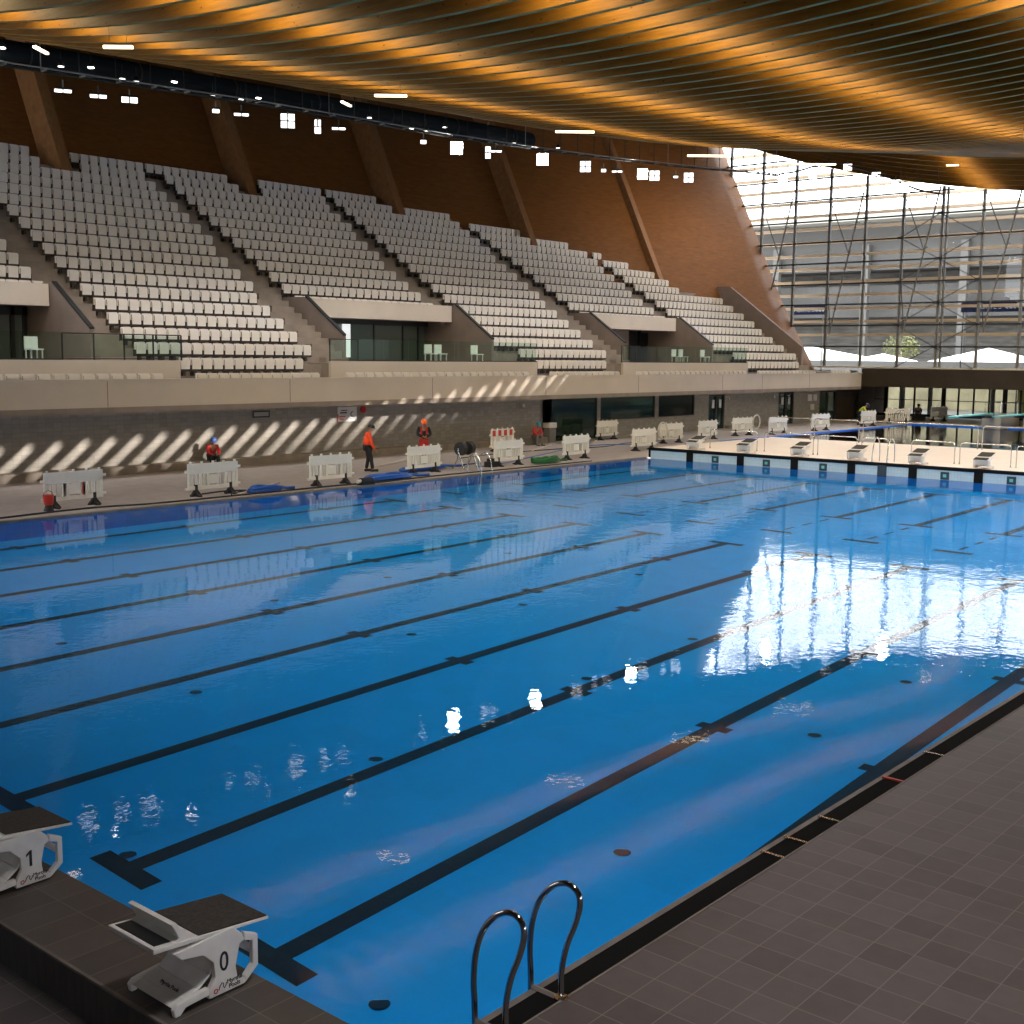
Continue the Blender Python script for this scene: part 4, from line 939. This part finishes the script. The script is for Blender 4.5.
# worker in orange, body turned to the right of the picture, arms down in front
w1 = dict(ST); w1.update(chest=(.05, 0, 1.32), headb=(.11, 0, 1.54), headt=(.14, 0, 1.64), neck=(.07, 0, 1.48), wrL=(.20, .18, .90), haL=(.24, .16, .84), elR=(.06, -.26, 1.10), wrR=(.22, -.22, .86), haR=(.26, -.21, .80))
person('worker standing by the pool in an orange hi-vis vest, dark trousers and dark helmet', (26.2, 28.4, .05), math.radians(-30), w1, 'orange', 'navy', 'blackhat', 'orange')
w2_ = dict(ST); w2_.update(elL=(.05, .27, 1.16), wrL=(.24, .08, 1.08), haL=(.29, .04, 1.07), elR=(.05, -.27, 1.16), wrR=(.25, -.06, 1.08), haR=(.30, -.04, 1.08), headb=(.07, 0, 1.56), headt=(.10, 0, 1.66))
person('worker in black with a red vest and orange helmet standing behind a barrier', (30.4, 29.6, .05), math.radians(-130), w2_, 'navy', 'red', 'orangehat', None, 'red')
SIT = dict(pelvis=(0, 0, .47), waist=(.03, 0, .60), chest=(.12, 0, .80), neck=(.18, 0, .94), headb=(.23, 0, 1.00), headt=(.27, 0, 1.10), shL=(.13, .18, .87), elL=(.26, .22, .64), wrL=(.42, .12, .58), haL=(.47, .08, .57),
           shR=(.13, -.18, .87), elR=(.26, -.22, .64), wrR=(.42, -.12, .58), haR=(.47, -.08, .57), hipL=(.02, .10, .45), knL=(.42, .13, .50), anL=(.42, .13, .09), toL=(.56, .14, .04), hipR=(.02, -.10, .45), knR=(.42, -.13, .50), anR=(.42, -.13, .09), toR=(.56, -.14, .04))
person('worker in a red jacket and blue helmet sitting on the kerb by the grey wall', (22.95, 33.55, .02), math.radians(-110), SIT, 'red', 'navy', 'bluehat')
person('worker in a red jacket, grey trousers and teal helmet sitting beside the recess', (41.6, 32.9, .0), math.radians(-110), SIT, 'red', 'greycloth', 'tealhat')
BND = dict(ST); BND.update(pelvis=(0, 0, .85), waist=(.08, 0, 1.0), chest=(.24, 0, 1.15), neck=(.36, 0, 1.22), headb=(.42, 0, 1.25), headt=(.50, 0, 1.32), shL=(.26, .18, 1.18), shR=(.26, -.18, 1.18), elL=(.40, .22, .95), elR=(.40, -.22, .95), wrL=(.5, .18, .75), wrR=(.5, -.18, .75), haL=(.54, .17, .70), haR=(.54, -.17, .70), hipL=(0, .1, .82), hipR=(0, -.1, .82))
person('worker in a lime hi-vis jacket bending behind a barrier at the far end', (72.2, 30.0, .05), math.radians(-60), BND, 'lime', 'navy', 'blackhat')
person('person in dark clothing sitting low in front of the end windows', (81.6, 29.8, .06), math.radians(-150), SIT, 'navy', 'navy', 'blackhat')
b = MB().box(41.2, 41.95, 33.0, 33.5, .05, .42); tag(b.build('low_crate', M['greycloth']), 'grey crate used as a seat beside the wall recess', 'crate')
b = MB().box(81.3, 82.1, 29.4, 30.1, .06, .42); tag(b.build('low_crate', M['black']), 'black crate used as a seat in front of the end windows', 'crate')
# ================================================================== hoses, reel, poles, cables
def coil(loc, rx, ry_, turns, m_, lab, r_=.045, seed=1, h_=.16):
    rnd = random.Random(seed); pts = []; N = turns*20
    for i in range(N):
        t = i/20*2*math.pi; s_ = .80+.22*math.sin(i*.11+seed); pts.append((rx*s_*math.cos(t)+rnd.uniform(-.015, .015), ry_*s_*math.sin(t), .05+h_*(i/N)*(.5+.5*math.sin(i*.37)**2)))
    pts.append((rx*1.6, ry_*.6, .05)); pts.append((rx*2.0, ry_*.2, .05))
    o = MB().tube(smooth(pts, 2), r_, 6).build('hose', m_, None, True); o.location = loc; return tag(o, lab, 'hose')
coil((19.2, 25.6, .05), .62, .26, 6, M['bluehose'], 'blue hose coil on the far deck between two barriers', .05, 1)
coil((24.6, 25.62, .05), 1.05, .32, 7, M['bluehose'], 'large blue hose coil in front of the orange worker', .055, 2)
coil((28.0, 27.3, .05), 1.2, .30, 5, M['bluehose'], 'blue hose coil behind the barrier beside the reel', .05, 3, .1)
coil((33.9, 26.1, .05), .78, .30, 8, M['greenhose'], 'green hose coil at the far pool edge', .05, 4, .22)
rl = thing('hose_reel', 'steel hose reel stand carrying two black drums', 'hose reel', (29.75, 26.75, .05), .1)
for x in (-.44, .44):
    MB().tube([(x, 0, .80), (x-.02, 0, .40), (x, .25, 0)], .025, 8).build('stand_leg', M['steel'], rl)
    MB().tube([(x, 0, .72), (x, -.28, 0)], .025, 8).build('stand_leg', M['steel'], rl)
MB().tube([(-.52, 0, .76), (.52, 0, .76)], .03, 8).build('axle', M['black'], rl)
for x in (-.25, .27):
    MB().tube([(x-.11, 0, .78), (x-.10, 0, .78), (x+.10, 0, .78), (x+.11, 0, .78)], [.25, .26, .26, .25], 20).build('drum', M['black'], rl, False)
    MB().tube([(x-.125, 0, .78), (x+.125, 0, .78)], .08, 12).build('drum_hub', M['dark'], rl)
MB().tube([(-.5, -.2, .18), (.5, -.2, .18)], .03, 6).build('cross_bar', M['dark'], rl)
o = MB().box(-.22, .22, -.16, .16, 0, .22).box(-.14, .10, -.1, .1, .22, .34).build('toolbox', M['black'], None, loc=(31.0, 26.5, .05)); tag(o, 'small black box between reel and barrier', 'box')
pm = thing('submersible_pump', 'small black pump on the pool edge below the blue hose coil', 'pump', (23.0, 25.05, .05))
MB().tube([(-.25, 0, .12), (.25, 0, .12)], .12, 12).build('motor', M['black'], pm)
MB().box(-.3, .3, -.12, .12, 0, .06).build('base', M['black'], pm)
MB().tube([(-.25, 0, .14), (-.42, -.02, .12)], .06, 10).build('outlet', M['pole'], pm)
for i, (a, c_, lab) in enumerate((((18.1, 25.5, .08), (21.2, 27.4, .09), 'pale cleaning pole leaning from the second barrier'), ((26.6, 29.0, .10), (32.6, 31.5, .12), 'pale pole lying on the far deck behind the workers'),
                                  ((38.3, 30.4, .08), (42.0, 32.2, .08), 'pale pole lying near the red striped barrier'), ((44.0, 31.2, .08), (47.2, 33.2, .08), 'pale pole lying by the green window'))):
    o = MB().tube([a, c_], .03, 8).build('pole', M['pole'], None, True); tag(o, lab, 'pole')
for i, (pts, m_, lab) in enumerate((
        ([(5, 25.30, .07), (9, 25.28, .07), (13, 25.7, .07), (15, 25.35, .07), (18, 25.35, .07), (22, 25.3, .08), (24, 25.2, .07), (27, 25.4, .07), (31, 25.3, .07), (36, 25.28, .07)], 'black', 'black cable along the far pool edge'),
        ([(30.5, 26.7, .07), (33, 27.3, .07), (37, 28.8, .07), (41, 30.2, .07), (44, 30.6, .07), (46, 29.2, .07)], 'bluehose', 'thin blue hose running across the far deck towards the corner'),
        ([(17.9, 25.6, .07), (18.3, 26.0, .07), (19.0, 26.3, .07), (18.4, 26.6, .07), (17.4, 26.4, .07)], 'black', 'short black cable by the second barrier'),
        ([(33, 30, .07), (36, 30.5, .07), (40, 30.4, .07), (43, 29.8, .07), (46, 30.5, .07), (49, 30.2, .07)], 'black', 'black cable trailing over the deck below the green windows'))):
    o = MB().tube(smooth(pts, 5), .022 if i else .03, 6).build('cable', M[m_], None, True); tag(o, lab, 'cable')
# hose loops hung on barriers
for loc, r_, lab in (((47.1, 29.15, .72), .42, 'pale hose loop hanging on a barrier near the deck corner'), ((57.3, 29.5, .80), .40, 'pale hose loop hanging on a barrier behind the handrails')):
    m = MB().tube([(r_*math.cos(i*math.pi/10), -.08, r_*math.sin(i*math.pi/10)) for i in range(20)], .035, 6, True)
    o = m.build('hose_loop', M['pole'], None, True); o.location = loc; tag(o, lab, 'hose', 'pale hose loops')
# objects in the recess
o = thing('water_cooler', 'grey cabinet with a pale top standing in the wall recess', 'cabinet', (43.6, 33.6, .05))
MB().box(-.25, .25, -.2, .2, 0, .75).build('cabinet_body', M['greycloth'], o); MB().box(-.3, .3, -.22, .22, .75, 1.0).build('cabinet_top', M['sign'], o)
o = thing('trolley', 'small black trolley beside the green window', 'trolley', (45.6, 33.3, .05), .3)
MB().box(-.35, .35, -.25, .25, .12, .2).build('platform', M['black'], o)
MB().tube([(-.32, -.2, .2), (-.42, -.2, .9), (-.42, .2, .9), (-.32, .2, .2)], .02, 6).build('handle', M['black'], o)
for a in (-.28, .28):
    for c_ in (-.2, .2): MB().tube([(a, c_-.02, .06), (a, c_+.02, .06)], .06, 10).build('wheel', M['black'], o)
# ================================================================== signs and lamps on the wall
s_ = thing('wall_sign', 'white notice board with red and black print on the grey wall', 'sign', (30.2, 33.98, 1.86))
MB().box(-.55, .55, -.02, .0, -.31, .31).build('board', M['sign'], s_)
MB().box(-.40, -.02, -.024, -.02, .04, .10).box(-.35, 0.0, -.024, -.02, .15, .19).build('print_line', M['ink'], s_)
MB().box(-.55, -.5, -.025, -.02, -.31, .02).box(-.45, -.1, -.024, -.02, -.12, -.07).box(-.45, -.2, -.024, -.02, -.22, -.18).build('red_print', M['redink'], s_)
MB().tube([(.30+.10*math.cos(i*.5+1.2), -.022, .0+.10*math.sin(i*.5+1.2)) for i in range(8)], .02, 5).build('pictogram', M['ink'], s_)
MB().box(.15, .45, -.024, -.02, -.2, -.16).build('print_line', M['signgrey'], s_)
o = thing('alarm_bell', 'dark red alarm bell on the grey wall beside the notice board', 'bell', (31.1, 33.97, 2.05)); MB().tube([(0, 0, 0), (0, -.08, 0), (0, -.12, 0)], [.15, .15, .05], 16).build('bell_cup', M['red'], o); MB().tube([(0, -.12, 0), (0, -.14, 0)], .03, 10).build('bell_centre', M['black'], o)
s_ = thing('wall_plate', 'small black framed grey plate on the wall near the left', 'sign', (25.65, 33.98, 2.0))
MB().box(-.42, .42, -.015, 0, -.14, .14).build('plate_frame', M['black'], s_); MB().box(-.36, .36, -.02, -.014, -.08, .08).build('plate_face', M['signgrey'], s_)
for i, (x, z, w_, h_, lab) in enumerate(((72.9, 1.75, .55, .45, 'left white notice on the wall between the doors'), (73.7, 1.75, .5, .45, 'right white notice on the wall between the doors'), (73.3, 1.1, .55, .4, 'lower white notice on the wall between the doors'))):
    tag(MB().box(x-w_/2, x+w_/2, 33.96, 34.0, z-h_/2, z+h_/2).build('notice', M['sign']), lab, 'sign', 'white notices between the doors')
for i, (x, z, lab) in enumerate(((61.9, 1.9, 'small round wall lamp right of the first glass doors'), (67.7, 1.9, 'small round wall lamp left of the second glass doors'), (41.9, 1.95, 'small round wall lamp left of the recess'))):
    tag(MB().tube([(x, 34, z), (x, 33.9, z)], .09, 12).build('wall_lamp', M['sign']), lab, 'lamp', 'round wall lamps')
# ================================================================== diving boards
for i, (x0, y, lab) in enumerate(((68.5, 22.4, 'left teal springboard over the diving pool'), (71.0, 20.6, 'right teal springboard over the diving pool'))):
    o = thing('springboard', lab, 'diving board', (x0, y, 0), 0, 'teal springboards')
    MB().box(0, 7.0, -.28, .28, .98, 1.05).build('board', M['teal'], o)
    MB().box(6.9, 10.5, -.6, .6, .0, .9).build('pedestal', M['column'], o)
    MB().box(4.5, 6.0, -.45, .45, .80, .96).build('fulcrum', M['dark'], o)
    for s_ in (-.55, .55): MB().tube([(7.2, s_, 1.0), (7.2, s_, 1.7), (10.2, s_, 1.7), (10.2, s_, .9)], .025, 6).build('side_rail', M['steel'], o)
o = MB().box(73.5, 76.5, 6, 19.5, .06, .38).build('mat_stack', M['bluemat']); tag(o, 'dark blue mats stacked along the end of the diving pool', 'mats')
# ================================================================== duct, light rail, floodlights
DX = [5, 17.5, 28.8, 37.3, 46]; DZ = [14.55, 14.92, 15.28, 15.56, 15.85]
d = thing('air_duct', 'long dark round air duct hanging under the roof edge above the stand', 'duct', (5, 38, 0))
pts = [(x-5, 0, interp(x, DX, DZ)) for x in [5+i*1.5 for i in range(29)]]
MB().tube(pts, .45, 16).build('duct_tube', M['duct'], d, True)
for i in range(0, 29, 3):
    p0 = pts[i]; MB().tube([(p0[0]-.03, 0, p0[2]), (p0[0]+.03, 0, p0[2])], .465, 16).build('duct_band', M['dark'], d)
RX = [5, 17, 22, 28, 33, 38.4, 44.4, 52, 58, 62.6, 67.6, 72]; RZ = [13.9, 14.22, 14.42, 14.68, 14.80, 14.92, 15.15, 15.52, 15.9, 16.2, 16.6, 16.9]
rl = thing('lighting_rail', 'long dark lighting rail hung on rods in front of the back wall', 'lighting rail', (5, 37, 0))
pts = [(x-5, 0, interp(x, RX, RZ)) for x in [5+i*1.5 for i in range(46)]]
MB().tube(pts, .05, 8).build('rail_tube', M['dark'], rl, True)
MB().tube([(p[0], -.35, p[2]+.05) for p in pts], .03, 6).build('rail_tube', M['galv'], rl, True)
for i, p in enumerate(pts):
    x = p[0]+5
    MB().tube([(p[0], 0, p[2]), (p[0], 0, roof(x, 37)+.1)], .022, 5).build('hanger_rod', M['dark'] if i % 9 else M['galv'], rl)
    if i % 1 == 0: MB().box(p[0]-.03, p[0]+.03, -.38, .05, p[2]-.03, p[2]+.03).build('cross_tie', M['galv'], rl)
# second rail over the glazing
r3 = thing('lighting_rail', 'lighting rail curving across in front of the glazed end wall', 'lighting rail', (76, 0, 0))
pts = smooth([(-4, 37, 16.9), (-2, 36.2, 17.3), (-.6, 34.7, 17.9), (0, 33, 17.6), (0, 31.4, 17.0), (0, 30.1, 16.5), (0, 28.4, 15.7), (0, 26.5, 15.2)], 3)
MB().tube(pts, .06, 8).build('rail_tube', M['dark'], r3, True)
for p in pts[::2]:
    zt = roof(76+p[0], p[1])+.1
    if zt > p[2]+.1: MB().tube([p, (p[0], p[1], zt)], .02, 5).build('hanger_rod', M['dark'], r3)
def flood(loc, tilt, az, lens, lab, grp='sports floodlights', two=False, s=.62):
    """panel of four lamps; tilt 0 = shining straight down, 90 = horizontally"""
    f = thing('floodlight', lab, 'floodlight', loc, math.radians(az), grp)
    R_ = Matrix.Rotation(math.radians(tilt), 4, 'Y')   # tips towards local -x
    def tr(mb): mb.v = [tuple((R_ @ Vector(v))+Vector((0, 0, -.32))) for v in mb.v]; return mb
    h = s/2
    tr(MB().box(-h, h, -h if not two else -h/2, h if not two else h/2, 0, .07)).build('housing', M['dark'], f)
    for a in (-1, 1):
        for c_ in ((-1, 1) if not two else (0,)):
            tr(MB().box(a*h/2-h*.42, a*h/2+h*.42, c_*h/2-h*.42, c_*h/2+h*.42, -.02, 0)).build('lamp', lens, f)
    MB().box(-.03, .03, -.03, .03, -.33, 0.05).build('bracket', M['galv'], f)
    return f
AZ = math.degrees(math.atan2(CAM.y-36.5, CAM.x-35))
FL = [(19.1, 13.98, -2, 'd'), (20.5, 14.02, -1, 'd'), (21.8, 14.10, 8, 'd'), (25.7, 14.30, 2, 'd2'), (26.95, 14.35, -2, 'd'), (29.35, 14.45, 78, 'm'), (31.0, 14.45, 88, 'd2'), (32.2, 14.55, -2, 'd'), (37.5, 14.7, 6, 'd2'),
      (39.8, 14.72, 72, 'b'), (42.1, 14.8, 85, 'd2'), (42.7, 14.95, -2, 'd'), (46.45, 15.02, 70, 'b'), (50.2, 15.1, 75, 'm'), (51.9, 15.1, 6, 'd2'), (53.2, 15.2, -2, 'd'), (55.75, 15.35, 72, 'b'), (57.0, 15.4, 72, 'm'), (59.3, 15.6, 2, 'd2'), (60.75, 15.72, 72, 'm')]
ordn = lambda i: 'first' if i == 0 else (CN[i] if i < 19 else ORD(i+1))
M['lensmid'] = mat('flood_lens_mid', (.9, .9, .9), .3, emis=((1, .97, .93), 2.2))
for i, (x, z, t, kd) in enumerate(FL):
    az = math.degrees(math.atan2(CAM.y-36.5, CAM.x-x))+180
    flood((x, 36.6, z), t, az, {'d': M['lensdim'], 'd2': M['lensdim'], 'm': M['lensmid'], 'b': M['lens']}[kd], {'b': 'brilliant square', 'm': 'lit square', 'd': 'downward', 'd2': 'small paired'}[kd]+' floodlight on the rail, %s counting from the left' % ordn(i), two=kd == 'd2')
for i, (x, y, z, t, kd) in enumerate(((76, 36.0, 17.6, 70, 'm'), (76, 33.4, 17.9, 40, 'm'), (76, 31.3, 17.1, 65, 'm'), (76, 29.9, 16.6, 25, 'd'), (76, 29.2, 16.2, 75, 'b'), (76, 27.7, 15.3, 20, 'd'), (73.5, 37.0, 17.2, 72, 'b'), (75, 35.2, 17.9, -2, 'd'))):
    az = math.degrees(math.atan2(CAM.y-y, CAM.x-x))+180
    flood((x, y, z), t, az, {'d': M['lensdim'], 'm': M['lensmid'], 'b': M['lens']}[kd], {'b': 'brilliant', 'm': 'lit', 'd': 'dim downward'}[kd]+' floodlight in front of the glazing, %s from the back' % ordn(i), 'floodlights near the glazing')
# small spotlights on the duct
for i, (x, z, br_) in enumerate(((17.2, 14.85, 1), (16.9, 14.55, 0), (19.4, 14.62, 0), (20.6, 14.8, 1), (21.9, 14.62, 0), (22.5, 14.62, 0), (24.2, 14.9, 1), (26.0, 14.66, 0), (27.4, 14.75, 0), (28.3, 14.95, 1), (31.2, 14.8, 0), (32.4, 14.85, 0), (34.6, 15.1, 0), (37.3, 15.0, 0), (38.3, 15.05, 0), (39.6, 15.4, 0), (44.8, 15.35, 0), (48.5, 15.6, 0))):
    s_ = thing('spotlight', 'small round spotlight under the air duct, %s from the left' % ordn(i), 'spotlight', (x, 37.2, z), 0, 'small spotlights by the duct')
    MB().tube([(0, 0, .02), (0, 0, .12), (0, 0, .2)], [.13, .11, .05], 12).build('housing', M['dark'], s_)
    MB().tube([(0, 0, 0), (0, 0, .02)], .11, 12).build('lamp', M['lensspot'] if br_ else M['lensdim'], s_)
    MB().tube([(0, 0, .2), (0, 0, .55)], .015, 5).build('stem', M['dark'], s_)
# linear pendants
for i, (x, y, z, az, ln, lab) in enumerate(((13.3, 23.8, 12.15, -50, .75, 'slim glowing linear lamp under the beams at the upper left'), (16.3, 33, 14.0, 35, .9, 'slim tilted linear lamp in front of the duct at the far left'), (22.4, 23.2, 12.35, -50, 1.0, 'slim glowing linear lamp under the beams at the upper middle'),
                                             (29.4, 33, 14.4, 25, .9, 'slim tilted linear lamp in front of the middle of the duct'), (33.6, 24.6, 13.0, -50, 1.5, 'slim glowing linear lamp in front of the dark back wall'), (42.3, 24.0, 13.15, -50, 1.7, 'slim linear lamp above the glazing corner'), (54, 24.8, 14.3, -50, 2.2, 'slim linear lamp in front of the glazing top'), (75.5, 25.0, 16.9, -60, 2.4, 'slim linear lamp in front of the brown end beams'))):
    l = thing('linear_lamp', lab, 'lamp', (x, y, z), math.radians(az), 'slim linear lamps')
    MB().box(-ln/2, ln/2, -.05, .05, -.035, .03).build('tube', M['tubelamp'], l)
    zt = roof(x, y)+.2-z
    for a in (-ln*.3, ln*.3): MB().tube([(a, 0, .03), (a, 0, zt)], .006, 4).build('cable', M['dark'], l)
